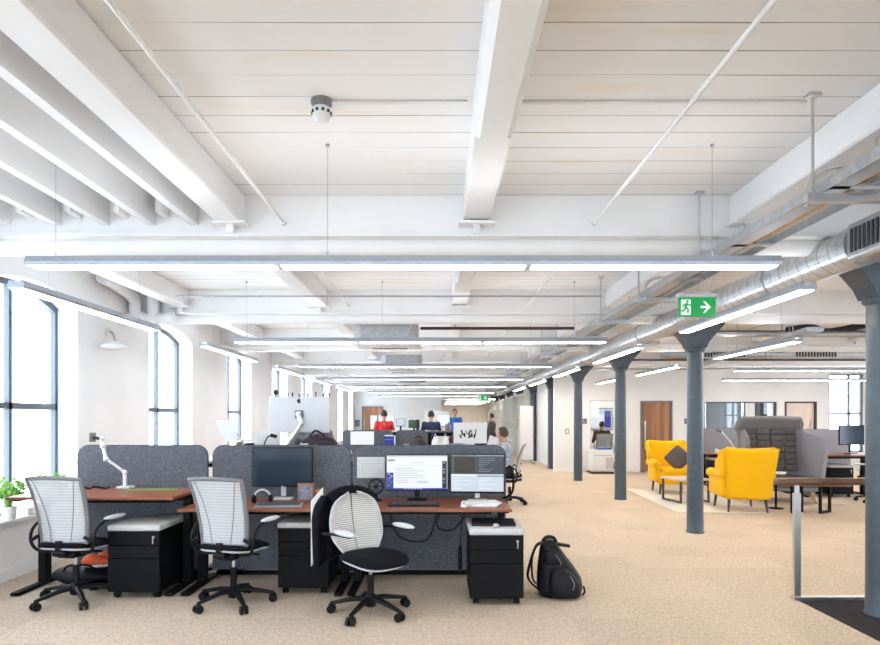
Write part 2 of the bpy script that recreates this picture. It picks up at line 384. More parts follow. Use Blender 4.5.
# ------------------------------------------------------------------ camera, world
cam = bpy.data.objects.new('camera', bpy.data.cameras.new('camera')); COL.objects.link(cam)
cam.location = (0, 0, EYE); cam.rotation_euler = (PI / 2, 0, 0)
cam.data.sensor_width = 36; cam.data.lens = F_PX / 880 * 36
cam.data.shift_x = (440 - CU) / 880; cam.data.shift_y = (CV - 322.5) / 880
cam.data.clip_start = .05; SC.camera = cam
SC.view_settings.view_transform = 'Standard'; SC.view_settings.look = 'None'
SC.view_settings.exposure = EXPOSURE; SC.view_settings.gamma = 1; SC.view_settings.use_curve_mapping = False
w = bpy.data.worlds.new('overcast_sky'); SC.world = w; w.use_nodes = True
wn = w.node_tree; bg = wn.nodes['Background']
# bright overcast sky: a little brighter towards the zenith
tc = wn.nodes.new('ShaderNodeTexCoord'); sp = wn.nodes.new('ShaderNodeSeparateXYZ'); rp = wn.nodes.new('ShaderNodeValToRGB')
wn.links.new(tc.outputs['Generated'], sp.inputs[0]); wn.links.new(sp.outputs['Z'], rp.inputs['Fac'])
rp.color_ramp.elements[0].color = (.71, .85, 1, 1); rp.color_ramp.elements[1].color = (.75, .87, 1, 1)
wn.links.new(rp.outputs[0], bg.inputs[0]); bg.inputs[1].default_value = SKY

XL, XR, ZC, Y0, Y1 = -3.97, 13.0, 3.15, -5.0, 42.0
BEAMS = [-2.03, 1.27] + [4.57 + 3.3 * k for k in range(12)]
COLS = [4.57, 7.87, 11.07, 14.4, 17.8, 21.1, 24.4, 27.7, 31.0, 34.3]
ROT_Y = Matrix(((0, -1, 0, 0), (1, 0, 0, 0), (0, 0, 1, 0), (0, 0, 0, 1)))   # local x -> world y

# floor, ceiling
struct(MB().b3(XL - .35, XR + .3, Y0, Y1, -.1, 0).build('floor', 'carpet'))
struct(MB().b3(2.97, 6.2, 1.2, 4.93, 0, .004).build('floor_stair_landing', 'dark_carpet'))
struct(MB().b3(XL - .35, XR + .3, Y0 - .2, Y1 + .2, ZC, ZC + .12).build('ceiling', 'boards'))

# left wall with arched window openings
YC = [5.9 + 3.1 * k for k in range(-3, 11)]
HW, SILL, SPRING, RISE = .73, .53, 2.70, .16
RAD = (HW * HW + RISE * RISE) / (2 * RISE)
def arc(hw, spring, rise, n=12):
    R = (hw * hw + rise * rise) / (2 * rise); a = math.asin(hw / R)
    return [(R * math.sin(-a + 2 * a * i / n), spring + rise - R + R * math.cos(-a + 2 * a * i / n)) for i in range(n + 1)]
wl = MB()
wl.b3(XL - .35, XL, Y0, Y1, 0, SILL)
edges = [Y0] + sum([[y - HW, y + HW] for y in YC], []) + [Y1]
for i in range(0, len(edges), 2): wl.b3(XL - .35, XL, edges[i], edges[i + 1], SILL, ZC)
for y in YC:
    poly = arc(HW, SPRING, RISE) + [(HW, ZC), (-HW, ZC)]
    wl.prism(poly, .35, None, Matrix.Translation((XL - .175, y, 0)) @ ROT_Y)
struct(wl.build('wall_left', 'plaster'))
struct(MB().b3(XL, XL + .018, Y0, Y1, 0, .11, None, .004).build('baseboard_left', 'white'))
for i, y in enumerate(YC):
    if i in (0,) : pass
    r = bpy.data.objects.new('window_%d' % (i + 1), None); COL.objects.link(r); r.location = (XL - .25, y, SILL); r['kind'] = 'structure'
    fr = MB()
    for sx in (-HW + .022, 0, HW - .022):
        top = SPRING - SILL + (RISE if sx == 0 else 0.01)
        fr.box((0, sx, top / 2), (.055, .045, top))
    fr.box((0, 0, .03), (.07, 2 * HW, .06)); fr.box((0, 0, 1.62 - SILL), (.055, 2 * HW, .065))
    A = arc(HW, SPRING - SILL, RISE); Bq = arc(HW - .06, SPRING - SILL - .05, RISE - .01)
    fr.prism(A + Bq[::-1], .07, None, ROT_Y)
    fr.build('frame', 'frame', r)
    g = arc(HW - .02, SPRING - SILL, RISE - .01) + [(HW - .02, 0), (-HW + .02, 0)]
    MB().prism(g, .008, None, ROT_Y).build('glass', 'glass', r)
    MB().b3(-.10 + .14, .29, -HW - .02, HW + .02, .0, .03, None, .004).build('sill', 'white', r)

# right and rear walls (behind and beside the camera), with unseen plain windows added to let daylight in
def wall_with_holes(name, along, pos, thick, a0, a1, z1, holes, m='plaster'):
    """along 'x' or 'y'; holes = (a0, a1, z0, z1) sorted"""
    mb = MB()
    def bx(p0, p1, q0, q1):
        if p1 - p0 < 1e-6 or q1 - q0 < 1e-6: return
        if along == 'x': mb.b3(p0, p1, pos, pos + thick, q0, q1)
        else: mb.b3(pos, pos + thick, p0, p1, q0, q1)
    cur = a0
    for h in holes:
        bx(cur, h[0], 0, z1); bx(h[0], h[1], 0, h[2]); bx(h[0], h[1], h[3], z1); cur = h[1]
    bx(cur, a1, 0, z1)
    return struct(mb.build(name, m))
RW = [(y - .75, y + .75, .55, 2.8) for y in (-2.5, .6, 3.7, 6.8, 9.9, 13.0)]
wall_with_holes('wall_right', 'y', XR, .3, Y0, 16.7, ZC, RW)
BW = [(x - .75, x + .75, .55, 2.8) for x in (-2.6, .5, 3.6, 6.7, 9.8)]
wall_with_holes('wall_front', 'x', Y0 - .3, .3, XL - .35, XR + .3, ZC, BW)

# partition across the right half of the floor
YB = 16.7
OPEN = [(4.26, 5.17, .03, 2.0), (5.66, 6.55, 0, 1.97), (7.44, 9.46, 1.15, 1.95), (9.68, 10.56, 0, 1.95), (10.9, 11.86, .55, 2.72)]
wall_with_holes('wall_partition', 'x', YB, .14, 3.26, XR + .3, ZC, OPEN)
struct(MB().b3(3.26, 4.26, YB - .015, YB, 0, .1).b3(5.17, 5.62, YB - .015, YB, 0, .1).b3(6.59, 9.64, YB - .015, YB, 0, .1).b3(10.6, 13, YB - .015, YB, 0, .1).build('baseboard_partition', 'white'))
struct(MB().b3(3.5, 3.64, YB + .14, Y1, 0, ZC).build('wall_corridor_right', 'plaster'))
# meeting rooms behind the partition
wall_with_holes('wall_room_rear', 'x', 20.6, .14, 3.64, 11.0, ZC, [(7.3, 10.6, .5, 2.6)])
struct(MB().b3(7.0, 7.12, YB + .14, 20.6, 0, ZC).b3(10.68, 10.82, YB + .14, 20.6, 0, ZC).build('wall_room_side', 'plaster'))
# far end of the floor
struct(MB().b3(XL, .22, 29.0, 29.15, 0, ZC).build('wall_far', 'plaster'))
struct(MB().b3(.08, .22, 29.15, Y1, 0, ZC).build('wall_corridor_left', 'plaster'))
struct(MB().b3(XL, 4, Y1, Y1 + .2, 0, ZC).build('wall_corridor_end', 'brick_beige'))

def door(name, label, x0, x1, z1, y, m, handle_side=-1, z0=.005):
    r = bpy.data.objects.new(name, None); COL.objects.link(r); r.location = ((x0 + x1) / 2, y, 0); r['kind'] = 'structure'; r['label'] = label; r['category'] = 'door'
    h = (x1 - x0) / 2
    MB().box((0, .02, z1 / 2), (2 * h - .09, .045, z1 - .05)).build('leaf', m, r)
    f = MB()
    for s in (-1, 1): f.box((s * (h - .02), -.01, z1 / 2), (.045, .12, z1))
    f.box((0, -.01, z1 - .015), (2 * h, .12, .045)); f.build('door_frame', 'grey_frame' if m != 'pale_wood' else 'shelf_dark', r)
    hx = handle_side * (h - .13)
    hd = MB().cyl((hx, -.06, .62), (hx, -.06, 1.42), .018).cyl((hx, -.06, .72), (hx, .01, .72), .01).cyl((hx, -.06, 1.32), (hx, .01, 1.32), .01)
    hd.build('pull_handle', 'chrome', r)
door('door_1', 'oak panelled door with long steel pull handle behind yellow armchair', 5.66, 6.55, 1.97, YB + .05, 'door_wood')
door('door_2', 'pale wood door at the back, above the grey high-backed booth', 9.68, 10.56, 1.95, YB + .05, 'pale_wood', 1)
door('door_3', 'reddish wood door in the far white end wall', -3.62, -2.6, 2.05, 28.95, 'door_wood')

def inner_window(name, x0, x1, z0, z1, bars, rail=None, fm='frame', y=YB + .07, gl='glass_in'):
    r = bpy.data.objects.new(name, None); COL.objects.link(r); r.location = ((x0 + x1) / 2, y, z0); r['kind'] = 'structure'
    h = (x1 - x0) / 2; H = z1 - z0; f = MB(); t = .035
    for s in (-1, 1): f.box((s * (h - t / 2), 0, H / 2), (t, .1, H))
    for z in (t / 2, H - t / 2): f.box((0, 0, z), (2 * h, .1, t))
    for b in bars: f.box((b - (x0 + x1) / 2, 0, H / 2), (t, .08, H))
    if rail: f.box((0, 0, rail - z0), (2 * h, .08, .05))
    f.build('frame', fm, r); MB().box((0, .01, H / 2), (2 * h - .02, .01, H - .02)).build('glass', gl, r)
n0 = len(YC)
inner_window('window_%d' % (n0 + 1), 4.26, 5.17, .03, 2.0, [], None, 'silver')
inner_window('window_%d' % (n0 + 2), 7.44, 9.46, 1.15, 1.95, [], None)
inner_window('window_%d' % (n0 + 3), 10.9, 11.86, .55, 2.72, [11.5], 1.62, 'frame', YB + .07, 'glass')
inner_window('window_%d' % (n0 + 4), 7.3, 10.6, .5, 2.6, [7.75, 8.05, 9.1, 9.6, 10.1], 1.55, 'frame', 20.67, 'glass')
k = n0 + 5
for a in RW:  # frames of the unseen windows added for daylight
    r = bpy.data.objects.new('window_%d' % k, None); COL.objects.link(r); r['kind'] = 'structure'; r.location = (XR + .2, (a[0] + a[1]) / 2, a[2]); k += 1
    f = MB(); H = a[3] - a[2]
    for s in (-.72, 0, .72): f.box((0, s, H / 2), (.07, .06, H))
    for z in (.03, 1.07, H - .03): f.box((0, 0, z), (.07, 1.5, .06))
    f.build('frame', 'frame', r)
for a in BW:
    r = bpy.data.objects.new('window_%d' % k, None); COL.objects.link(r); r['kind'] = 'structure'; r.location = ((a[0] + a[1]) / 2, Y0 - .2, a[2]); k += 1
    f = MB(); H = a[3] - a[2]
    for s in (-.72, 0, .72): f.box((s, 0, H / 2), (.06, .07, H))
    for z in (.03, 1.07, H - .03): f.box((0, 0, z), (1.5, .07, .06))
    f.build('frame', 'frame', r)
# blinds behind the interior window
bl = thing('roller_blind', 'grey roller blind half lowered behind the interior window', 'blind', (8.0, YB + .30, 0))
MB().box((.12, 0, 1.62), (1.02, .012, .9)).build('blind_fabric', 'blind', bl); MB().cyl((-.42, 0, 2.08), (.66, 0, 2.08), .035).build('roller', 'grey_frame', bl)
cu = thing('curtain', 'dark grey curtain hanging behind the right end of the interior window', 'curtain', (9.2, YB + .32, 0))
MB().sheet(lambda u, v: ((u - .5) * .36, .03 * math.sin(u * 40), .06 + v * 2.1), 40, 2, .006).build('curtain_fabric', 'shelf_dark', cu)
MB().cyl((-.24, 0, 2.18), (.24, 0, 2.18), .012).build('rail', 'grey_frame', cu)

# beams
for i, y in enumerate(BEAMS):
    x1 = 3.5 if y > YB else XR
    mb = MB().b3(XL, x1, y - .11, y + .11, 2.86, ZC)
    # rounded lower boom with a thin flange above it
    mb.b3(XL, x1, y - .15, y + .15, 2.84, 2.865)
    mb.tube([(XL, y, 2.80), (x1, y, 2.80)], .07, None, 14)
    struct(mb.build('iron_beam' , 'white'))
TX = [-3.3, -1.52, .29, 2.27, 4.1, 5.9, 7.7, 9.5, 11.3]
for i in range(len(BEAMS) - 1):
    a, b = BEAMS[i] + .11, BEAMS[i + 1] - .11
    if b < 0: continue
    for x in TX:
        if x == -3.3 and b < 5: continue
        if x > 3.5 and a > YB: continue
        mb = MB(); bb = b
        ym = b - 1.35
        if x == .29:
            mb.box((x, (a + ym) / 2, 3.04), (.21, ym - a, .22), None, None, .035, 1)
            mb.box((x, (ym + b) / 2, 3.05), (.19, b - ym, .20))
        else: mb.box((x, (a + b) / 2, 3.04), (.20, b - a, .22), None, None, .012, 1)
        struct(mb.build('timber_beam', 'timber'))
        sh = MB().box((x, b - .05, 2.925), (.26, .13, .018)).box((x, b - .03, 2.89), (.05, .08, .07))
        struct(sh.build('beam_shoe', 'white'))
for x in (-1.8, -2.12, -2.46, -2.82, -3.2, -3.6):
    struct(MB().b3(x - .03, x + .03, 1.38, 4.46, 2.93, ZC).build('ceiling_joist', 'timber'))
for k, x in enumerate((-2.0, -2.3, -2.65, -3.0)):
    struct(MB().b3(x - .02, x + .02, 4.30, 4.44, 2.98, 3.12, None).build('joist_block', 'timber'))

# ------------------------------------------------------------------ ceiling things
ORD = ['nearest', 'second nearest', 'third nearest', 'fourth nearest', 'fifth nearest', 'sixth nearest', 'seventh nearest', 'eighth nearest', 'ninth nearest', 'tenth nearest']
# columns
def column(y, label):
    r = thing('column', label, 'column', (3.385, y, 0), 0, 'iron columns in a row')
    MB().lathe([(.112, 0), (.112, .015), (.105, .03), (.103, .3), (.098, 2.36), (.098, 2.40)], m=None, n=28).build('shaft', 'column', r)
    MB().lathe([(.10, 2.36), (.125, 2.38), (.125, 2.41), (.11, 2.43)], n=28).build('collar', 'column', r)
    cap = MB(); prof = [(0, .105, .105), (.08, .14, .11), (.18, .22, .12), (.28, .31, .125), (.30, .33, .13), (.325, .33, .13)]
    vs = []; fs = []
    for dz, hx, hy in prof: vs += [(-hx, -hy, 2.41 + dz), (hx, -hy, 2.41 + dz), (hx, hy, 2.41 + dz), (-hx, hy, 2.41 + dz)]
    for i in range(len(prof) - 1):
        for j in range(4): fs.append((i * 4 + j, i * 4 + (j + 1) % 4, i * 4 + 4 + (j + 1) % 4, i * 4 + 4 + j))
    n = len(vs); fs += [(3, 2, 1, 0), (n - 4, n - 3, n - 2, n - 1)]
    cap.add(vs, fs); cap.build('capital', 'column', r)
for i, y in enumerate(COLS):
    column(y, 'blue-grey cast iron column with flared capital, %s to the camera' % ORD[i])

# linear lights
def linear_light(cx, cy, z, segs, seglen, along, label, group, lit='lit', wires=None):
    r = thing('linear_light', label, 'ceiling light', (cx, cy, z), 0 if along == 'x' else PI / 2, group)
    L = segs * seglen
    prof = [(-.055, .0), (-.06, .022), (-.048, .058), (-.034, .058), (-.034, .04), (.034, .04), (.034, .058), (.048, .058), (.06, .022), (.055, .0)]
    X = Matrix(((0, -1, 0, 0), (1, 0, 0, 0), (0, 0, 1, 0), (0, 0, 0, 1)))
    MB().prism(prof, L, None, X).build('housing', 'lum', r)
    for k in range(segs):
        x = -L / 2 + seglen * (k + .5)
        MB().box((x, 0, .001), (seglen - .04, .098, .012)).build('diffuser', lit, r)
    for k in range(segs):
        x = -L / 2 + seglen * (k + .5)
        MB().box((x, 0, .0445), (seglen - .1, .06, .008)).build('added_uplight_strip', 'up', r)  # unseen strip on top, added to throw light on the ceiling
    for x in wires or (-L / 2 + .35, L / 2 - .35):
        MB().cyl((x, 0, .05), (x, 0, ZC - z), .0018, None, 6).cyl((x, 0, .05), (x, 0, .09), .005, None, 8).cyl((x, 0, ZC - z - .012), (x, 0, ZC - z), .012, None, 10).build('suspension_wire', 'galv', r)
    return r
ROWS = [3.62, 7.25, 10.7, 14.2, 17.8, 21.6, 25.2]
for i, y in enumerate((29.4, 33.0, 36.6, 40.2)):  # lamp rows added to lift the dark corridor
    linear_light(1.7, y, 2.41, 2, 1.2, 'x', 'added crosswise linear light brightening the far corridor, %s one there' % ORD[i], 'added corridor lights', 'lit_added')
for i, y in enumerate(ROWS):
    linear_light(-.2, y, 2.41, 3, 1.5, 'x', 'long grey linear light across the room over the desks, %s of the crosswise rows' % ORD[i], 'crosswise linear lights over the desks', 'lit', (-2.1, -.46, 1.86))
for i, y in enumerate([5.25, 8.65, 12.05, 15.4, 18.8]):
    linear_light(-2.95, y, 2.41, 1, 2.1, 'y', 'linear light running along the window wall, %s of its line' % ORD[i], 'linear lights along the window wall')
for i, y in enumerate([5.32, 8.85, 12.3, 15.8, 19.2]):
    linear_light(2.63, y, 2.41, 1, 2.15, 'y', 'linear light under the steel duct beside the columns, %s of its line' % ORD[i], 'linear lights under the duct', 'lit_warm')
for i, (x, y) in enumerate([(4.3, 8.2), (4.3, 11.8), (4.3, 15.0)]):
    linear_light(x, y, 2.41, 1, 2.1, 'y', 'linear light lengthwise beyond the columns above the armchairs, %s of its line' % ORD[i], 'linear lights beyond the columns', 'lit_warm')
for i, (x, y) in enumerate([(8.0, 11.6), (9.2, 14.6)]):
    linear_light(x, y, 2.41, 3, 1.5, 'x', ['crosswise linear light beyond the columns over the grey booth', 'crosswise linear light in front of the back partition wall'][i], 'crosswise linear lights beyond the columns', 'lit_warm')
# unseen lamps added behind and beside the camera to brighten the room
for y in (0.1, -3.2):
    linear_light(-.2, y, 2.41, 3, 1.5, 'x', 'added unseen linear light brightening the room from behind the viewer', 'crosswise linear lights over the desks')
for x, y in ((8.0, 2.0), (8.0, 6.5)):
    linear_light(x, y, 2.41, 3, 1.5, 'x', 'added unseen linear light brightening the area beyond the columns', 'crosswise linear lights beyond the columns', 'lit_warm')
for x, y in ((5.3, 18.6), (8.8, 18.6)):
    linear_light(x, y, 2.45, 1, 1.5, 'x', 'short linear light inside the glazed meeting room' if x < 6 else 'short linear light inside the room with the grey blind', 'meeting room lights', 'lit_warm')
for x, y in ((5.3, 19.6), (8.8, 19.8)):  # second set of lamps, added to brighten the rooms
    linear_light(x, y, 2.45, 2, 1.5, 'x', 'added long linear light brightening the glazed meeting room' if x < 6 else 'added long linear light brightening the room with the grey blind', 'meeting room lights', 'lit_warm')

# spiral duct
dk = thing('air_duct', 'round galvanised spiral air duct running beside the column tops', 'duct', (2.95, 0, 2.70))
MB().tube([(0, 4.17, 0), (0, 28.4, 0)], .14, None, 28).build('duct_tube', 'duct', dk)
MB().tube([(0, 4.14, 0), (0, 4.24, 0)], .147, None, 28).build('collar', 'galv', dk)
MB().box((0, 3.2, 0), (.27, 1.9, .27), None, None, .04).build('plenum', 'galv', dk)
g = MB().box((-.138, 3.6, 0), (.012, 1.0, .19), 'galv')
for i in range(24): g.box((-.146, 3.14 + .04 * i, 0), (.006, .022, .16), 'ink')
g.build('grille', 'galv', dk)
for i in range(7):
    y = 5.2 + i * 3.3
    MB().tube([(math.cos(a) * .147, y, math.sin(a) * .147) for a in [PI * 2 * q / 20 for q in range(20)]], .008, None, 6, True).cyl((0, y, .145), (0, y, ZC - 2.70), .006, None, 8).build('hanger', 'galv', dk)

# cable tray
tr = thing('cable_tray', 'galvanised cable tray full of cables hung under the ceiling', 'cable tray', (2.08, 0, 2.64))
t = MB()
t.b3(-.13, -.03, 1.9, 30, 0, .008, 'lum')
for k in range(28): t.b3(-.13, .13, 1.95 + 1.0 * k, 1.99 + 1.0 * k, 0, .012)
for s in (-1, 1): t.b3(s * .13 - .004, s * .13 + .004, 1.9, 30, 0, .06)
t.build('tray', 'galv', tr)
for x, rr, m in ((-.08, .022, 'galv'), (-.03, .018, 'lum'), (.02, .024, 'leg_wood'), (.07, .02, 'galv')):
    MB().tube([(x + .012 * math.sin(y * 2.1 + x * 40), y, .03 + rr * .5 + .006 * math.sin(y * 3)) for y in [1.9 + .4 * q for q in range(70)]], rr, None, 8).build('cable', m, tr)
for k in range(11):
    y = 3.06 + 1.32 * k
    h = MB().box((0, y, -.02), (.40, .041, .041))
    for s in (-1, 1): h.cyl((s * .165, y, -.03), (s * .165, y, ZC - 2.64), .008, None, 8).box((s * .165, y, ZC - 2.645), (.06, .05, .02)).cyl((s * .165, y, .0), (s * .165, y, .02), .016, None, 6)
    h.build('hanger', 'chrome', tr)
for k, y in enumerate((3.16, 5.65)):
    z = 2.70
    cd = MB().tube(smoothpath([(1.96, y + .02, 2.62), (1.97, y, 2.74), (2.02, y, 2.80), (2.12, y, 2.825), (2.3, y, 2.83)], 5), .013, None, 8)
    cd.tube(smoothpath([(2.03, y + .05, 2.68), (2.05, y + .05, 2.74), (2.1, y + .05, 2.78), (2.3, y + .05, 2.79)], 5), .013, None, 8)
    tag(cd.build('conduit_bend', 'chrome'), ['bent steel conduits rising from the nearest tray hanger', 'bent steel conduits rising from the tray above the exit sign'][k], 'conduit', 'bent conduits at the cable tray')
for s, x in ((-1, -1.14), (1, 1.17)):
    for k in range(2 if s < 0 else 4):
        a, b = BEAMS[1 + k] + .10, BEAMS[2 + k] - .10
        rod = thing('tie_rod', 'white tie rod below the ceiling boards %s of the middle timber beam, %s ceiling bay' % (('left' if s < 0 else 'right'), ['nearest', 'second', 'third', 'fourth'][k]), 'rod', (x, 0, 2.95), 0, 'tie rods between the iron beams')
        MB().cyl((0, a, 0), (0, b, 0), .012, None, 8).build('rod', 'white', rod); MB().cyl((0, b - .05, 0), (0, b + .005, 0), .024, None, 8).build('end_nut', 'white', rod)
sd = thing('smoke_detector', 'round smoke detector with black vents on the ceiling boards', 'smoke detector', (-.6, 3.12, ZC))
MB().lathe([(.055, 0), (.055, -.02), (.045, -.03), (.045, -.04)][::-1], n=24).build('base', 'grey_frame', sd)
MB().lathe([(.04, -.036), (.05, -.045), (.05, -.06), (.045, -.07), (.048, -.08), (.04, -.10), (.02, -.112)][::-1], n=24).build('body', 'white_plastic', sd)
for q in range(10):
    a = q * PI / 5; MB().box((math.cos(a) * .047, math.sin(a) * .047, -.065), (.012, .012, .012), None, (0, 0, a)).build('vent', 'ink', sd)
cdt = MB().tube([(-.55, 3.12, ZC - .012), (.16, 3.12, ZC - .012)], .009, None, 8)
tag(cdt.build('conduit', 'white'), 'thin white conduit on the boards from smoke detector to middle beam', 'conduit')
tag(MB().tube([(.41, 3.12, ZC - .012), (1.92, 3.12, ZC - .012)], .009, None, 8).build('conduit', 'white'), 'thin white conduit on the boards right of the middle beam', 'conduit')
tag(MB().tube([(-3.0, 6.9, 2.9), (1.9, 6.9, 2.9)], .011, None, 8).build('conduit', 'galv'), 'grey conduit crossing above the second row of lights', 'conduit')

# ceiling cassettes with pipes
for i, (x0, x1, y, z0, z1) in enumerate([(-1.16, -.27, 8.35, 2.62, 2.90), (-1.2, -.33, 12.9, 2.6, 2.86), (-1.22, -.36, 18.2, 2.6, 2.84)]):
    cx = (x0 + x1) / 2; W = x1 - x0
    r = thing('air_conditioner', ['grey boxed ceiling air conditioner above the second row of lights', 'ceiling air conditioner above the third row of lights', 'ceiling air conditioner farthest away, above the fourth light row'][i], 'air conditioner', (cx, y + .4, z0), 0, 'ceiling air conditioners')
    MB().prism([(-W / 2, -.34), (-W / 2 + .1, -.42), (W / 2 - .1, -.42), (W / 2, -.34), (W / 2, .34), (W / 2 - .1, .42), (-W / 2 + .1, .42), (-W / 2, .34)], z1 - z0, None, Matrix.Translation((0, 0, (z1 - z0) / 2)) @ Euler((-PI / 2, 0, 0)).to_matrix().to_4x4()).build('casing', 'galv', r)
    MB().box((0, 0, -.045), (W + .08, .95, .035), None, None, .01).build('fascia', 'white_plastic', r)
    lv = MB()
    for s in (-1, 1): lv.box((0, s * .38, -.066), (W * .6, .05, .008))
    lv.build('louvre', 'ink', r)
    for sx in (-1, 1):
        for sy in (-1, 1): MB().cyl((sx * (W / 2 - .02), sy * .3, .1), (sx * (W / 2 - .02), sy * .3, ZC - z0), .005, None, 6).build('hanger_rod', 'galv', r)
for i, (y, x1, z, m) in enumerate([(8.7, 2.0, 2.80, 'shelf_dark'), (8.78, 11.5, 2.76, 'shelf_dark'), (8.6, 11.5, 2.70, 'galv'), (12.6, 11.5, 2.72, 'shelf_dark'), (15.2, 11.5, 2.74, 'galv')]):
    x0 = -.24 if i == 0 else (3.15 if i < 3 else 3.6)
    pp = MB().tube([(x0, y, z), (x1, y, z)], .022 if i != 2 else .035, None, 10)
    for q in range(int((x1 - x0) / 1.4)): pp.cyl((x0 + .5 + 1.4 * q, y, z + .01), (x0 + .5 + 1.4 * q, y, ZC), .005, None, 6)
    tag(pp.build('pipe', m), ['dark insulated pipe running right from the nearest air conditioner', 'dark pipe crossing the ceiling beyond the columns at the second beam', 'grey pipe crossing the ceiling beyond the columns, just under the dark pipe', 'dark pipe crossing the ceiling beyond the columns at the third beam', 'grey pipe crossing the ceiling close to the back partition'][i], 'pipe')
# branch duct beyond the columns
bd = thing('branch_duct', 'cross duct with black grilles beyond the columns', 'duct', (0, 13.3, 2.92))
MB().tube([(5.0, 0, 0), (11.8, 0, 0)], .15, None, 20).build('duct_tube', 'galv', bd)
for x in (6.3, 8.3, 10.2):
    g = MB().box((x, -.15, 0), (1.0, .02, .2), 'galv')
    for q in range(14): g.box((x - .42 + .065 * q, -.162, 0), (.04, .008, .16), 'ink')
    g.build('grille', 'galv', bd)
for x in (5.6, 7.3, 9.2, 11.2): MB().cyl((x, 0, .14), (x, 0, ZC - 2.92), .007, None, 6).build('hanger_rod', 'galv', bd)
fx = MB().tube(smoothpath([(5.1, 8.3, 2.78), (5.5, 8.4, 2.83), (5.9, 8.6, 2.80), (6.4, 8.4, 2.88), (7.2, 8.5, 2.95), (8.2, 8.6, 3.0)], 6), .05, None, 10)
fxo = fx.build('flexible_duct', 'ink'); fxo.location.y = .42; tag(fxo, 'black flexible duct snaking along the ceiling beyond the columns', 'duct')
t2 = thing('cable_tray', 'second cable tray running diagonally away over the armchairs', 'cable tray', (0, 0, 2.58))
MB().box((5.0, 10.0, 0), (.2, 5.5, .05), None, (0, 0, -.15)).build('tray', 'galv', t2)
for y in (7.9, 10, 12.1): MB().cyl((5 + (y - 10) * .15, y, .0), (5 + (y - 10) * .15, y, ZC - 2.58), .007, None, 6).build('hanger_rod', 'galv', t2)
# white pipework at the window side
pw = MB().tube(smoothpath([(-3.85, 6.9, 3.12), (-3.85, 7.2, 3.1), (-3.85, 7.62, 3.02), (-3.85, 7.66, 2.86), (-3.75, 7.66, 2.78), (-3.4, 7.66, 2.76)], 6), .075, None, 14)
pw.cyl((-3.62, 7.66, 2.66), (-3.62, 7.66, 3.14), .07, None, 14).cyl((-3.42, 7.66, 2.76), (-3.36, 7.66, 2.76), .09, None, 14)
tag(pw.build('drain_pipe', 'white_pipe'), 'thick white elbow pipe at the ceiling above the second window', 'pipe')
wlamp = thing('wall_lamp', 'white dish lamp on an angled arm fixed to the window pier', 'lamp', (XL, 7.25, 2.52))
MB().box((.012, 0, 0), (.024, .09, .12), None, None, .006).build('wall_plate', 'white_plastic', wlamp)
MB().tube([(.02, 0, .02), (.12, -.12, -.02), (.2, -.2, -.14)], .011, None, 8).build('arm', 'galv', wlamp)
MB().lathe([(.03, .05), (.06, .03), (.13, 0), (.15, -.02), (.13, -.035), (.05, -.04)][::-1], (.2, -.24, -.17), n=24).build('dish', 'white_plastic', wlamp)

# exit signs
def exit_sign(x, y, z, w, label, hang=True):
    h = w * .52; r = thing('exit_sign', label, 'exit sign', (x, y, z), 0, 'green exit signs')
    MB().box((0, .012, 0), (w, .022, h), None, None, .004).build('panel', 'exit_green', r)
    MB().box((0, .008, h / 2 + .018), (w + .02, .05, .035), None, None, .006).build('housing', 'silver', r)
    # doorway with running figure
    fg = MB().box((-w * .31, -.001, -.002), (w * .26, .004, h * .80)); fg.build('doorway_symbol', 'exit_white', r)
    q = w / .31
    rn = MB()
    def limb(pts, rr): rn.tube([(px * q, -.005, pz * q) for px, pz in pts], rr * q, None, 6, False, 1)
    rn.ball((-.085 * q, -.005, .045 * q), (.011 * q, .003, .011 * q), None, 10, 6)
    limb([(-.09, .03), (-.10, -.005)], .010); limb([(-.09, .026), (-.068, .012), (-.055, .022)], .0055); limb([(-.094, .026), (-.115, .018), (-.122, -.002)], .0055)
    limb([(-.099, -.005), (-.078, -.02), (-.082, -.048)], .007); limb([(-.101, -.005), (-.112, -.028), (-.135, -.036)], .007)
    rn.build('running_figure_symbol', 'exit_green', r)
    ar = MB().box((w * .20, -.001, 0), (w * .22, .004, h * .12))
    ar.prism([(w * .20, h * .30), (w * .36, 0), (w * .20, -h * .30), (w * .27, -h * .30) if False else (w * .15, -h * .30), (w * .28, 0), (w * .15, h * .30)], .004, None, Matrix.Translation((0, -.001, 0)))
    ar.build('arrow_symbol', 'exit_white', r)
    for s in (-1, 1): MB().cyl((s * w * .4, .01, h / 2 + .03), (s * w * .4, .01, (ZC if y > 10 else 2.635) - z), .004, None, 6).build('hanger_rod', 'galv', r)
exit_sign(2.17, 5.0, 2.425, .31, 'green exit sign with running figure and right arrow under the duct')
exit_sign(1.72, 22.5, 2.25, .42, 'distant green exit sign at the mouth of the corridor')
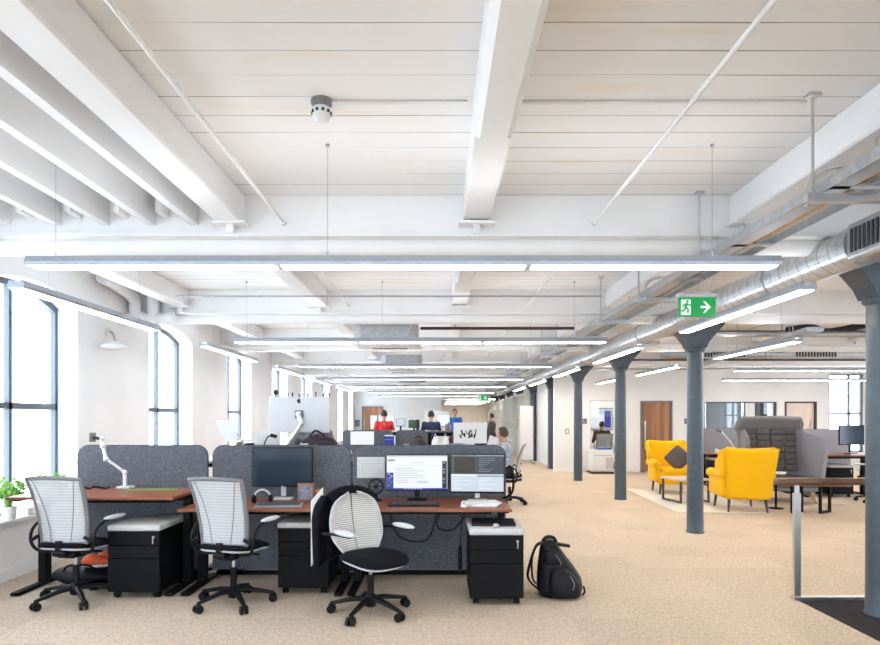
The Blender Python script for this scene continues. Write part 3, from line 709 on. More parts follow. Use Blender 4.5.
# ------------------------------------------------------------------ office chairs (face +y)
def star_base(r):
    for k in range(5):
        a = PI / 2 + k * 2 * PI / 5 + .2; d = Vector((math.cos(a), math.sin(a), 0))
        leg = MB().tube([d * .02 + Vector((0, 0, .115)), d * .12 + Vector((0, 0, .112)), d * .22 + Vector((0, 0, .092)), d * .305 + Vector((0, 0, .075))], [.03, .026, .022, .017], None, 10, False, .75, (0, 0, 1)).build('base_leg', 'plastic', r)
        n = Vector((-d.y, d.x, 0)); c = d * .305
        w = MB()
        for s in (-1, 1):
            p = c + n * (.019 * s) + Vector((0, 0, .032)); w.cyl(p - n * .010, p + n * .010, .032, None, 16)
        w.cyl(c + Vector((0, 0, .03)), c + Vector((0, 0, .085)), .011, None, 8).tube([c + n * .005 + d * .0 + Vector((0, 0, .055)), c + Vector((0, 0, .068))], [.028, .018], None, 10)
        w.build('caster', 'plastic', leg)
    MB().lathe([(.02, .05), (.042, .06), (.048, .11), (.042, .14), (.03, .15)], n=20).build('hub', 'plastic', r)
    MB().cyl((0, 0, .14), (0, 0, .30), .026, 'plastic').cyl((0, 0, .30), (0, 0, .42), .015, 'chrome').build('gas_lift', 'plastic', r)
def liberty_chair(label, loc, rz, group):
    r = thing('office_chair', label, 'chair', loc, rz, group); star_base(r)
    MB().box((0, -.02, .405), (.16, .22, .06), None, None, .02).box((.14, .02, .41), (.16, .02, .015)).box((0, -.15, .43), (.10, .12, .05), None, None, .015).build('mechanism', 'plastic', r)
    def seat(q, d):
        q = Vector(q); e = 4.0; f = (abs(d.x) ** e + abs(d.y) ** e + 1e-9) ** (-1 / e) * math.hypot(d.x, d.y) if math.hypot(d.x, d.y) > 1e-6 else 1
        f = min(f, 1.25); x, y = q.x * f, q.y * f; return Vector((x, y, q.z + (-.035 * max(0, y / .23) ** 2 if y > 0 else .02 * (y / .23) ** 2)))
    MB().ball((0, .02, .475), (.235, .235, .042), None, 32, 12, seat).build('seat', 'fabric_black', r)
    MB().ball((0, .02, .448), (.225, .225, .022), None, 32, 8, seat).build('seat_pan', 'silver', r)
    def S(u, v):   # u -1..1 , v 0..1
        w = .198 + .032 * v ** 1.1; y = -.17 + .02 * math.sin(v * PI * .8) - .12 * v ** 1.5 + .045 * u * u * (1 - .35 * v)
        return Vector((u * w, y, .50 + .535 * v - .012 * u * u * v))
    MB().sheet(lambda a, b: S((a * 2 - 1) * .97, .01 + b * .975), 14, 20, .006).build('backrest_mesh', 'mesh', r)
    loop = [S(-1, v / 12) for v in range(13)] + [S(-1 + 2 * i / 10, 1) for i in range(1, 10)] + [S(1, 1 - v / 12) for v in range(13)] + [S(1 - 2 * i / 8, 0) for i in range(1, 8)]
    MB().tube(loop, .0135, None, 10, True, 1.25).build('backrest_frame', 'grey_frame', r)
    sm = MB()
    for s in (-1, 1): sm.tube([S(s * (.80 - .42 * math.sin(min(1, (v / 14) * .95 + .05) * PI * .5 + PI * .5 - .0) if False else s * 0 + .80 - .40 * (1 - v / 14) ** .8), v / 14) + Vector((0, -.004, 0)) for v in range(15)], .003, None, 6)
    sm.build('backrest_seam', 'grey_frame', r)
    MB().tube(smoothpath([(0, -.12, .42), (0, -.18, .43), (0, -.195, .46), (0, -.19, .53)], 5), [.03] * 16, None, 10, False, .5).build('back_support', 'plastic', r)
    for s in (-1, 1):
        MB().tube(smoothpath([(s * .12, -.10, .425), (s * .23, -.13, .44), (s * .27, -.155, .51), (s * .275, -.14, .60), (s * .275, -.07, .655), (s * .272, .0, .668), (s * .27, .06, .668)], 5), .0125, None, 10).cyl((s * .272, -.15, .52), (s * .20, -.17, .56), .014, None, 8).build('armrest', 'plastic', r)
        MB().ball((s * .27, .11, .682), (.042, .14, .017), None, 20, 8).build('arm_pad', 'pad', r)
    return r
c1 = liberty_chair('white mesh office chair at the raised desk nearest the window', (-2.96, 4.92, 0), math.radians(-7), 'office chairs at the front desks')
c2 = copy_thing(c1, (-1.64, 4.84, 0), math.radians(-15), 'white mesh office chair at the middle front desk with the switched-off monitor')
# third chair turned to the viewer
r = c3 = thing('office_chair', 'ribbed grey mesh chair turned sideways with a black jacket on its back', 'chair', (-.51, 4.61, 0), math.radians(219), 'office chairs at the front desks'); star_base(r)
MB().box((0, -.02, .385), (.16, .24, .05), None, None, .02).build('mechanism', 'plastic', r)
def seat3(q, d):
    h = math.hypot(d.x, d.y); f = (abs(d.x) ** 3 + abs(d.y) ** 3 + 1e-9) ** (-1 / 3) * h if h > 1e-6 else 1
    x, y = q.x * min(f, 1.2), q.y * min(f, 1.2); return Vector((x, y, q.z - (.03 * (y / .24) ** 2 if y > 0 else 0)))
MB().ball((0, .05, .442), (.235, .25, .045), None, 32, 12, seat3).build('seat', 'fabric_black', r)
MB().ball((0, .04, .41), (.21, .225, .03), None, 32, 8, seat3).build('seat_pan', 'silver', r)
def S3(u, v):
    w = .235 * (1 - .45 * abs(v - .42) ** 2.2 * 3.2) * (1 if v < .42 else 1)
    w *= math.sqrt(max(0.02, 1 - max(0, (v - .80) / .22) ** 2)); w *= (1 - .18 * max(0, .25 - v) / .25)
    return Vector((u * w, -.20 - .10 * v + .05 * math.sin(v * PI) * -.4 + .06 * u * u, .455 + .45 * v))
MB().sheet(lambda a, b: S3((a * 2 - 1), b), 16, 22, .012).build('backrest_mesh', 'mesh_ribs', r)
MB().tube([S3(-1, v / 14) for v in range(15)] + [S3(-1 + i / 4, 1) for i in range(1, 8)] + [S3(1, 1 - v / 14) for v in range(15)] + [S3(1 - i / 4, 0) for i in range(1, 8)], .0075, None, 8, True).build('backrest_frame', 'silver', r)
MB().tube([S3(0, v / 10) + Vector((0, .008, 0)) for v in range(11)], .0035, None, 6).build('backrest_seam', 'grey_frame', r)
MB().tube(smoothpath([(0, -.10, .39), (0, -.25, .40), (0, -.31, .50), (0, -.32, .66)], 5), .026, None, 10, False, .6).build('back_support', 'silver', r)
for s in (-1, 1):
    MB().tube(smoothpath([(s * .02, -.33, .56), (s * .16, -.34, .575), (s * .26, -.27, .60), (s * .27, -.12, .622), (s * .265, .04, .632)], 5), .011, None, 8).build('armrest', 'plastic', r)
    MB().ball((s * .265, .06, .652), (.044, .14, .02), 'pad', 20, 8).ball((s * .265, .05, .64), (.038, .12, .017), 'plastic', 16, 6).build('arm_pad', 'pad', r)
# jacket hung over its back
jk = thing('jacket', 'black jacket draped over the back of the ribbed grey chair', 'jacket', c3.location.copy(), c3.rotation_euler.z)
def J(a, b):   # a across, b from front over the top down the rear
    u = a * 2 - 1; fold = .014 * math.sin(u * 11 + b * 3) + .008 * math.sin(u * 23 + 2 * b)
    if b < .18:
        t = b / .18; z = .90 + .02 * t; y = -.268 - .012 * t
    elif b < .28:
        t = (b - .18) / .10; z = .92 + .03 * math.sin(t * PI); y = -.274 - .09 * t
    else:
        t = (b - .28) / .72; z = .92 - .54 * t; y = -.364 - .03 * t + fold * (t * 1.3)
    w = .19 + .05 * min(1, max(0, b - .1) * 3) + .02 * b
    droop = .06 * u * u * (1 if b > .1 else 1.6)
    return Vector((u * w, y + .03 * u * u, z - droop))
MB().sheet(J, 30, 36, .016).build('jacket_body', 'fabric_black', jk)
for s, L in ((1, .56), (-1, .50)):
    MB().tube(smoothpath([(s * .20, -.36, .87), (s * .25, -.36, .80), (s * .275, -.36, .66), (s * .265, -.36, .92 - L)], 6), [.05] * 6 + [.056] * 6 + [.05] * 6 + [.044], None, 12, False, .55).build('sleeve', 'fabric_black', jk)
tag(MB().sheet(lambda a, b: (.10 + .10 * (a - .5), -.425 - .01 * a, .42 + .52 * b - .1 * a), 6, 8, .012).build('tote_bag', 'paper', None), 'white cloth bag edge hanging behind the black jacket', 'bag')
tb = bpy.data.objects['tote_bag']; tb.location = c3.location.copy(); tb.rotation_euler.z = c3.rotation_euler.z; 
for q in tb.data.vertices: q.co.x += .13

# ------------------------------------------------------------------ front desks
def desk(label, x0, x1, y0, y1, z, group='sit-stand desks of the front row', top='wood'):
    cx, cy = (x0 + x1) / 2, (y0 + y1) / 2; W, D = x1 - x0, y1 - y0
    r = thing('desk', label, 'desk', (cx, cy, 0), 0, group)
    MB().box((0, 0, z - .0125), (W - .006, D, .025), None, None, .004).build('desktop', top, r)
    MB().box((0, .05, z - .06), (W - .3, .30, .05)).box((0, .28, z - .075), (W - .4, .10, .07)).build('under_tray', 'black', r)
    for s in (-1, 1):
        x = s * (W / 2 - .052)
        MB().box((x, .06, z * .33), (.07, .09, z * .6), None, None, .006).box((x, .06, z * .72), (.06, .07, z * .5 - .03)).box((x, 0, z - .035), (.06, D - .12, .02)).build('leg', 'black', r)
        MB().box((x, 0, .018), (.07, D - .06, .03), None, None, .008).cyl((x, -D / 2 + .08, 0), (x, -D / 2 + .08, .006), .025).cyl((x, D / 2 - .08, 0), (x, D / 2 - .08, .006), .025).build('foot', 'black', r)
    MB().cyl((-W / 2 + .14, .06, z * .5), (-W / 2 + .14, .06, z * .5 + .01), .01).box((W * .2, -D / 2 + .07, z - .035), (.10, .05, .015)).build('height_control', 'plastic', r)
    return r
desk('cherry wood sit-stand desk raised higher, at the window end', -3.60, -2.20, 5.00, 5.74, .84)
desk('cherry wood desk in the middle of the front row', -2.17, -.78, 5.00, 5.74, .74)
desk('cherry wood desk at the right end of the front row with two lit monitors', -.77, .63, 5.00, 5.74, .74)
def screen_panel(label, x0, x1, y, z0, z1, m='felt', group='grey felt desk screens'):
    r = thing('desk_screen', label, 'desk screen', ((x0 + x1) / 2, y, 0), 0, group); h = (x1 - x0) / 2
    MB().prism(rrect(-h, h, z0, z1, (0, 0, .10, .10)), .036).build('felt_panel', m, r)
    MB().tube([(p[0], 0, p[1]) for p in rrect(-h, h, z0 + .001, z1, (0, 0, .10, .10))], .006, None, 6, True).build('edge_piping', 'felt_dark', r)
    for s in (-1, 1): MB().box((s * h * .72, -.0, z0 / 2 + .001), (.24, .11, z0 - .002)).build('foot', 'black', r)
    MB().box((0, -.03, .02), (2 * h - .1, .05, .036)).build('base_rail', 'black', r)
screen_panel('grey felt desk screen behind the raised desk by the window', -3.46, -2.21, 5.79, .045, 1.235)
screen_panel('grey felt desk screen behind the switched-off monitor', -2.16, -.83, 5.79, .045, 1.235)
screen_panel('grey felt desk screen behind the two lit monitors', -.81, .66, 5.79, .045, 1.235)

def pedestal(label, x0, y0, z=.56):
    r = thing('drawer_pedestal', label, 'drawer unit', (x0 + .215, y0 + .275, 0), 0, 'black drawer pedestals')
    W, D = .43, .55
    MB().b3(-W / 2, W / 2, -D / 2 + .02, D / 2, .055, z, None, .004).build('body', 'ped', r)
    for a, b in ((.065, .335), (.341, .445), (.451, z - .004)):
        dr = MB().b3(-W / 2 + .002, W / 2 - .002, -D / 2, -D / 2 + .021, a, b, None, .004).build('drawer', 'ped', r)
    MB().cyl((W / 2 - .05, -D / 2 - .004, z - .045), (W / 2 - .05, -D / 2 + .002, z - .045), .011, 'chrome', 12).box((W / 2 - .05, -D / 2 - .012, z - .075), (.009, .003, .05), 'chrome').build('lock', 'chrome', dr)
    MB().box((0, .005, z + .028), (W + .012, D + .01, .052), None, None, .016, 3).build('seat_cushion', 'cushion', r)
    for sx in (-1, 1):
        for sy in (-1, 1):
            c = Vector((sx * (W / 2 - .05), sy * (D / 2 - .07), 0))
            MB().cyl(c + Vector((-.022, 0, .024)), c + Vector((-.006, 0, .024)), .024, None, 14).cyl(c + Vector((.006, 0, .024)), c + Vector((.022, 0, .024)), .024, None, 14).cyl(c + Vector((0, 0, .02)), c + Vector((0, 0, .058)), .012, None, 8).build('caster', 'plastic', r)
    return r
p1 = pedestal('black drawer pedestal with pale seat cushion under the raised desk', -2.725, 4.96)
K = {}
copy_thing(p1, (-1.135, 5.36, 0), 0, 'black drawer pedestal half hidden behind the jacket on the ribbed chair')
copy_thing(p1, (.478, 5.06, 0), 0, 'black drawer pedestal at the right end with a dark folder on its cushion')

# ------------------------------------------------------------------ things on the front desks
def monitor(label, c, w, h, zdesk, rz=0, tilt=0, face='scr_off', ui=None, stand='white', group=None, cat='monitor', name='monitor', bezel='plastic'):
    """c = centre of the panel face, screen looks to -y"""
    r = thing(name, label, cat, (c[0], c[1], zdesk), rz, group); z = c[2] - zdesk
    hs_ = MB().box((0, .017, z), (w, .032, h), None, (tilt, 0, 0), .006).build('housing', bezel, r)
    s = MB().box((0, -.0005, z + .004), (w - .02, .004, h - .026))
    for it in ui or []:
        a0, a1, b0, b1, m = it
        s.box((w * ((a0 + a1) / 2 - .5), -.0030, z + h * ((b0 + b1) / 2 - .5)), (w * (a1 - a0), .0024, h * (b1 - b0)), m)
    s.build('screen', face, hs_)
    if stand:
        st = MB().box((0, .055, z * .5 + .03), (.045, .02, z * 1.0), None, None, .004).box((0, .045, z), (.07, .05, .07))
        st.build('stand', 'silver' if stand == 'white' else 'plastic', r)
        MB().box((0, .03, .008), (.18, .15, .014), None, None, .006).build('stand_base', 'white_plastic' if stand == 'white' else 'plastic', r)
    return r
def text_rows(x0, x1, y1, n, dy, m, seed):
    rr = random.Random(seed); out = []
    for i in range(n): out.append((x0, x0 + (x1 - x0) * (.25 + .7 * rr.random()), y1 - i * dy - .012, y1 - i * dy, m))
    return out
monitor('switched-off dark blue monitor on the middle front desk', (-1.44, 5.58, 1.045), .565, .37, .74, 0, 0, 'scr_off')
mk = MB().box((0, 0, 0), (.012, .003, .012)); mk.build('brand_mark', 'silver', bpy.data.objects['monitor'], (0, -.002, .125))
ui = [(.03, .975, .93, .965, 'scr_pale'), (.03, .15, .83, .86, 'scr_navy' if False else 'scr_dark'), (.02, .125, .07, .50, 'scr_blue'), (.02, .97, .03, .07, 'scr_blue'), (.90, .975, .07, .82, 'scr_dark'), (.15, .88, .70, .712, 'scr_pale'), (.42, .60, .775, .785, 'scr_grey'), (.50, .68, .20, .27, 'scr_pale')]
ui += [(.035 + .02 * (i % 3), .07 + .02 * (i % 3), .12 + .055 * i, .145 + .055 * i, 'scr_pale') for i in range(7)]
ui += [(.915, .945, .12 + .09 * i, .17 + .09 * i, 'scr_red' if i % 3 == 0 else 'scr_grey') for i in range(8)]
ui += text_rows(.16, .85, .62, 7, .065, 'scr_grey', 3)
ui += [(.30 + .05 * i, .33 + .05 * i, .037, .062, 'scr_pale') for i in range(6)]
monitor('lit monitor with white page and blue taskbar on the right front desk', (-.183, 5.50, 1.0), .575, .33, .74, 0, 0, 'scr_white', ui, 'black')
ui = [(.02, .49, .49, .97, 'scr_green'), (.08, .47, .52, .92, 'scr_red'), (.49, .98, .49, .95, 'scr_dark'), (.02, .98, .945, .975, 'scr_grey'), (.50, .98, .42, .46, 'scr_grey'), (.02, .48, .44, .475, 'scr_white')]
ui += text_rows(.10, .44, .89, 6, .055, 'scr_green', 5) + text_rows(.53, .90, .90, 7, .055, 'scr_grey', 6)
ui += text_rows(.05, .45, .38, 6, .05, 'scr_white', 8) + text_rows(.53, .95, .38, 6, .05, 'scr_white', 9)
monitor('lit monitor showing dark code windows above a pale page, right end of the desk', (.365, 5.44, .995), .495, .355, .74, math.radians(-4), 0, 'scr_pale', ui, 'white')

def keyboard(label, x, y, z, w, m, rz=0, m2='shelf_dark', group=None):
    r = thing('keyboard', label, 'keyboard', (x, y, z), rz, group)
    MB().box((0, 0, .009), (w, .15, .016), None, (.05, 0, 0), .004).build('base', m, r)
    kk = MB()
    for j in range(5):
        for i in range(16): kk.box((-w / 2 + .02 + (w - .04) * (i + .5) / 16, -.055 + j * .027, .0185 + .0014 * j), ((w - .04) / 16 - .004, .021, .008))
    kk.build('keys', m2, r)
def mouse(label, x, y, z, m):
    r = thing('computer_mouse', label, 'mouse', (x, y, z))
    MB().ball((0, 0, .013), (.032, .055, .019), None, 16, 8, lambda q, d: Vector((q.x, q.y, max(q.z, -.012)))).build('shell', m, r)
    MB().cyl((-.005, .02, .033), (.005, .02, .033), .008, None, 10).build('scroll_wheel', 'plastic', r)
keyboard('black keyboard in front of the white-page monitor', -.20, 5.22, .74, .44, 'plastic')
mouse('white computer mouse beside the black keyboard', .23, 5.10, .74, 'white_plastic')
keyboard('grey-blue keyboard in front of the switched-off monitor', -1.36, 5.18, .74, .40, 'lum', .05, 'frame')
hp = thing('headphones', 'black and silver headphones lying on the middle front desk', 'headphones', (-1.56, 5.36, .74))
MB().tube([(math.cos(a) * .075, 0, .035 + math.sin(a) * .085) for a in [PI * q / 12 for q in range(13)]], .009, None, 8).build('headband', 'silver', hp)
for s in (-1, 1): MB().lathe([(.02, -.015), (.038, -.012), (.038, .012), (.02, .015)], (0, 0, 0), n=16).build('earcup', 'plastic', hp).matrix_local = Matrix.Translation((s * .075, 0, .039)) @ Euler((0, PI / 2, 0)).to_matrix().to_4x4()
pf = thing('photo_frame', 'small wooden photo frame on the middle front desk', 'photo frame', (-1.19, 5.45, .74), .1)
MB().box((0, 0, .085), (.15, .018, .17), None, (-.12, 0, 0), .003).box((0, .05, .05), (.03, .08, .1), None, (.5, 0, 0)).build('frame', 'wood', pf); MB().box((0, -.011, .085), (.115, .004, .13), None, (-.12, 0, 0)).build('picture', 'photo', pf)
gl = thing('glass', 'amber drinking glass beside the small photo frame', 'glass', (-1.07, 5.47, .74))
MB().lathe([(.03, 0), (.036, .02), (.037, .11), (.033, .11), (.03, .02)], n=18).build('tumbler', 'amber', gl)
# paper calendar pinned to the screen
cal = thing('wall_calendar', 'pale printed calendar sheet pinned on the felt screen left of lit monitor', 'calendar', (-.635, 5.767, 1.025))
MB().box((0, 0, 0), (.265, .003, .20)).build('sheet', 'paper', cal); gd = MB()
for i in range(8): gd.box((-.115 + .033 * i, -.002, -.01), (.0025, .001, .16), 'print')
for i in range(6): gd.box((0, -.002, -.09 + .032 * i), (.235, .001, .0025), 'print')
gd.build('printed_grid', 'print', cal)
# right desk clutter
ps = thing('paper_stack', 'loose white papers under the code monitor', 'paper', (.36, 5.24, .74), .1)
for i in range(5): MB().box((.01 * i, .005 * i, .003 + .005 * i), (.30, .21, .005), None, (0, 0, .06 * (i - 2))).build('sheet', 'paper', ps)
mg = thing('mug', 'white mug behind the ribbed chair on the right front desk', 'mug', (-.66, 5.42, .74))
MB().lathe([(.034, 0), (.04, .01), (.041, .095), (.037, .095), (.035, .012)], n=20).build('cup', 'pot', mg); MB().tube([(.038 + .03 * math.sin(a), 0, .05 + .03 * math.cos(a)) for a in [PI * q / 8 for q in range(9)]], .006, None, 8).build('handle', 'pot', mg)
hs = thing('desk_fan', 'small black desk fan in the shade left of the lit monitor', 'fan', (-.56, 5.52, .74))
MB().lathe([(.06, 0), (.06, .012), (.02, .02), (.012, .06)], n=18).build('base', 'plastic', hs); q = MB().tube([(math.cos(a) * .065, 0, .13 + math.sin(a) * .065) for a in [PI * 2 * k / 18 for k in range(18)]], .008, None, 8, True)
for k in range(6): q.cyl((0, -.004, .13), (math.cos(k * PI / 3) * .06, -.004, .13 + math.sin(k * PI / 3) * .06), .004, None, 6)
q.ball((0, 0, .13), .02).build('fan_head', 'plastic', hs)
# cable coil and box at right desk end
tag(MB().tube(smoothpath([(.60, 5.66, .73), (.70, 5.62, .80), (.71, 5.58, .95), (.68, 5.57, 1.05), (.64, 5.57, 1.02)], 8), .012, None, 8).build('cable', 'plastic'), 'black cable looping past the right edge of the code monitor', 'cable')
cb = MB()
for pts in ([(-.45, 5.6, .66), (-.35, 5.5, .42), (-.1, 5.5, .38), (.0, 5.55, .6), (.05, 5.6, .66)], [(.05, 5.6, .66), (.0, 5.55, .5), (.15, 5.5, .48), (.3, 5.55, .66)]):
    cb = MB().tube(smoothpath(pts, 8), .006, None, 6); tag(cb.build('cable', 'plastic'), 'black cable sagging under the right front desk' + (', longer loop' if pts[0][0] < 0 else ', shorter loop beside the pedestal'), 'cable', 'cables under the right desk')
# folder and silver thing on right pedestal
fd = thing('folder', 'dark zipped folder lying on the right pedestal cushion', 'folder', (.47, 5.03, .614), -.05)
MB().box((0, 0, .014), (.36, .27, .026), None, None, .011, 3).build('cover', 'fabric_black', fd); MB().box((0, -.1355, .014), (.34, .003, .006)).build('zip', 'shelf_dark', fd)
tag(MB().ball((.475, 4.835, .632), (.025, .018, .02), None, 14, 8).build('silver_trinket', 'chrome'), 'small shiny silver trinket on the right pedestal cushion before the folder', 'trinket')
hp2 = thing('headphones', 'black headphones hanging beside the right pedestal under the desk', 'headphones', (.165, 5.06, .30))
# rests on the floor leaning on the pedestal
hp2.location.z = 0
MB().tube([(.03, math.cos(a) * .09, .32 + math.sin(a) * .10) for a in [PI * 2 * q / 18 for q in range(18)]], .014, None, 8, True).build('ring', 'plastic', hp2)
MB().tube([(.03, 0, .42), (.045, .03, .60), (.05, .05, .70)], .005, None, 6).build('cord', 'plastic', hp2)
hp2['label'] = 'black coiled cable hanging left of the right pedestal'; hp2['category'] = 'cable'; hp2.name = 'cable_coil'

# left desk: monitor arm, cables, green strip
def monitor_arm(label, c, pts, head, group=None, m='alu', rz=0):
    r = thing('monitor_support', label, 'monitor arm', c, rz, group)
    MB().box((0, 0, .012), (.13, .11, .022), None, None, .006).build('clamp_base', 'white_plastic', r)
    P = [Vector(p) for p in pts]
    MB().cyl((0, 0, .02), P[0], .02, None, 14).build('post', m, r)
    for a, b in zip(P[:-1], P[1:]):
        MB().tube([a, b], [.021, .018], None, 12, False, .8).ball(a, .026, None, 12, 8).ball(b, .024, None, 12, 8).build('arm_segment', m, r)
    e = P[-1]; h = Vector(head)
    MB().tube([e, e + (h - e) * .5, h], .014, 'shelf_dark', 8).box(h, (.02, .085, .085) if abs(h.x - e.x) > abs(h.y - e.y) else (.085, .02, .085), 'grey_frame', None, .004).build('mount_plate', 'grey_frame', r)
    return r
monitor_arm('bare silver monitor arm with empty bracket on the raised desk', (-2.92, 5.62, .84), [(0, 0, .15), (-.16, -.03, .275), (-.19, -.03, .40), (-.20, -.03, .465)], (-.29, -.03, .48))
tag(MB().tube(smoothpath([(-3.36, 5.56, .85), (-3.3, 5.50, .88), (-3.22, 5.55, .85), (-3.15, 5.5, .87), (-3.10, 5.58, .85), (-3.02, 5.52, .86)], 6), .010, None, 8).build('cable', 'plastic'), 'black cables bunched at the back of the raised desk', 'cable')
rl = thing('ruler', 'lime green strip on the raised desk behind the middle chair', 'ruler', (-2.62, 5.48, .84), .03)
MB().box((0, 0, .004), (.50, .05, .006)).build('strip', 'leaf', rl); MB().box((.1, .06, .006), (.6, .04, .01)).build('bar', 'grey_frame', rl)
# under the raised desk: bag, jeans, trainers
bg_ = thing('duffel_bag', 'black duffel bag on the floor under the raised desk', 'bag', (-3.17, 5.43, 0), .05)
MB().ball((0, 0, .085), (.30, .16, .085), None, 24, 12, lambda q, d: Vector((q.x, q.y, max(q.z, -.083) + .01 * math.sin(q.x * 20)))).build('bag_body', 'nylon', bg_)
MB().tube(smoothpath([(-.15, -.1, .14), (-.08, -.14, .20), (.08, -.14, .20), (.15, -.1, .14)], 5), .01, None, 8).build('strap', 'nylon', bg_)
jn = MB().ball((-3.13, 5.68, .25), (.20, .07, .12), None, 20, 10, lambda q, d: q * (1 + .12 * math.sin(d.x * 7 + d.z * 5)))
jn.tube(smoothpath([(-3.28, 5.66, .24), (-3.14, 5.62, .30), (-2.97, 5.64, .20)], 5), .045, None, 10)
jn.ball((-3.13, 5.68, .12), (.18, .07, .118), None, 16, 8)
tag(jn.build('jeans', 'denim'), 'blue denim clothes bundled under the raised desk behind the trainers', 'clothes')
def trainer(label, loc, rz):
    r = thing('shoe', label, 'shoe', loc, rz, 'orange trainers')
    def up(q, d):
        f = .55 + .45 * (1 - max(0, d.x)) ; return Vector((q.x, q.y * (1 - .15 * d.x * d.x), max(q.z, -.02) * (1.35 if d.x < -.2 else f)))
    MB().ball((0, 0, .055), (.14, .05, .055), None, 20, 10, up).build('upper', 'orange', r)
    MB().ball((0, 0, .022), (.145, .052, .018), None, 20, 8).build('sole', 'white_plastic', r)
    lc = MB()
    for i in range(4): lc.box((.0 + .025 * i, 0, .092 - .011 * i), (.008, .05, .006), None, (0, .35, 0))
    lc.build('laces', 'paper', r)
trainer('orange trainer on the duffel bag under the raised desk, toe to the right', (-3.03, 5.36, .165), .1)
trainer('orange trainer lying behind the other one on the duffel bag', (-2.99, 5.50, .165), -.1)

# backpack
bp = thing('backpack', 'black backpack standing on the carpet right of the front desks', 'backpack', (1.0, 5.10, 0), math.radians(-8))
bp.scale = (1.12, 1.1, 1.08)
def section(z0, z1, rows, n=24, e=3.0, y0=0):
    vs = []; fs = []; k = len(rows)
    for (z, xa, xb, hy) in rows:
        for j in range(n):
            a = 2 * PI * j / n; c, s_ = math.cos(a), math.sin(a); f = (abs(c) ** e + abs(s_) ** e) ** (-1 / e)
            vs.append(((xa + xb) / 2 + (xb - xa) / 2 * c * f, y0 + hy * s_ * f, z + .006 * noise.noise((c * 3, s_ * 3, z * 20))))
    for i in range(k - 1):
        for j in range(n): fs.append((i * n + j, i * n + (j + 1) % n, (i + 1) * n + (j + 1) % n, (i + 1) * n + j))
    fs += [list(range(n))[::-1], list(range((k - 1) * n, k * n))]
    return vs, fs
vs, fs = section(0, 1, [(.0, -.09, .15, .11), (.012, -.12, .19, .135), (.07, -.135, .205, .145), (.14, -.135, .195, .14), (.22, -.13, .145, .125), (.30, -.12, .085, .105), (.37, -.11, .035, .09), (.41, -.10, .0, .075), (.43, -.085, -.02, .05)])
body = MB().add(vs, fs, None, True).build('bag_body', 'nylon', bp)
vs, fs = section(0, 1, [(.02, -.02, .15, .05), (.04, -.05, .185, .06), (.13, -.05, .175, .06), (.20, -.04, .12, .05), (.235, -.02, .07, .03)], 20, 3.0, -.12)
MB().add(vs, fs, None, True).build('front_pocket', 'nylon', bp)
vs, fs = section(0, 1, [(.26, -.07, .06, .03), (.27, -.08, .065, .035), (.33, -.08, .035, .035), (.37, -.07, .0, .02)], 20, 3.0, -.095)
MB().add(vs, fs, None, True).build('upper_pocket', 'nylon', bp)
for pts in ([(.10, -.185, .20), (.13, -.19, .14), (.12, -.19, .09)], [(.00, -.135, .345), (.03, -.14, .30), (.04, -.14, .27)]):
    MB().tube(smoothpath(pts, 5), .0035, None, 6).build('zip', 'grey_frame', body)
MB().tube(smoothpath([(.20, -.05, .02), (.215, -.07, .05), (.205, -.1, .10)], 4), .007, None, 6).build('webbing_strap', 'nylon', bp)
MB().box((.06, -.06, .405), (.10, .05, .022), None, (0, .15, 0), .008).build('top_buckle', 'plastic', bp)
MB().tube(smoothpath([(-.09, -.05, .41), (-.14, -.06, .39), (-.185, -.07, .26), (-.20, -.07, .14), (-.12, -.06, .05)], 6), .026, None, 8, False, .3).build('shoulder_strap', 'nylon', bp)
MB().tube(smoothpath([(-.09, .05, .40), (-.14, .05, .37), (-.17, .04, .25), (-.16, .04, .10), (-.1, .04, .05)], 6), .026, None, 8, False, .3).build('shoulder_strap', 'nylon', bp)
MB().tube(smoothpath([(-.09, -.02, .42), (-.06, -.02, .455), (-.01, -.02, .45), (.01, -.02, .41)], 5), .014, None, 8).build('grab_handle', 'nylon', bp)

# plants on the sill
def plant(label, loc, n, R, H, seed):
    r = thing('potted_plant', label, 'plant', loc, 0, 'plants on the window sill'); rr = random.Random(seed)
    MB().lathe([(.045, 0), (.055, .01), (.065, .12), (.06, .12), (.055, .10)], n=20).build('pot', 'pot', r)
    MB().lathe([(.056, .095), (.056, .105), (.01, .11)], n=16).build('soil', 'soil', r)
    lf = MB(); st = MB()
    for i in range(n):
        a = rr.random() * 2 * PI; rad = R * math.sqrt(rr.random()); h = .14 + H * (.35 + .65 * rr.random()) * (1 - .35 * (rad / R) ** 2)
        p = Vector((math.cos(a) * rad, math.sin(a) * rad, h))
        if i % 3 == 0: st.tube([(p.x * .1, p.y * .1, .1), (p.x * .5, p.y * .5, .1 + (h - .1) * .6), p], .0022, None, 5)
        L = .045 + .03 * rr.random(); rot = Euler((rr.uniform(-.9, .9), rr.uniform(-.9, .9), a)).to_matrix().to_4x4()
        X = Matrix.Translation(p) @ rot; w = L * .36
        lf.add([(0, 0, 0), (L * .4, w, .006), (L, 0, -.012), (L * .4, -w, .006), (L * .4, 0, -.006), (L*.4, 0, -.009)], [(0, 4, 1), (1, 4, 2), (2, 4, 3), (3, 4, 0), (0, 1, 5), (1, 2, 5), (2, 3, 5), (3, 0, 5)], None, False, X)
    lf.build('foliage', 'leaf', r); st.build('stem', 'leaf', r)
plant('leafy green plant in a white pot at the left edge of the window sill', (-3.98, 5.58, SILL + .03), 150, .105, .24, 4)
plant('green plant on the window sill behind the first mesh chair', (-3.99, 6.18, SILL + .03), 130, .13, .25, 9)
tag(MB().box((-3.90 - .12, 5.88, SILL + .065), (.12, .20, .07), None, (0, 0, .2), .01).build('storage_box', 'pot'), 'white box on the sill between the two plants', 'box')
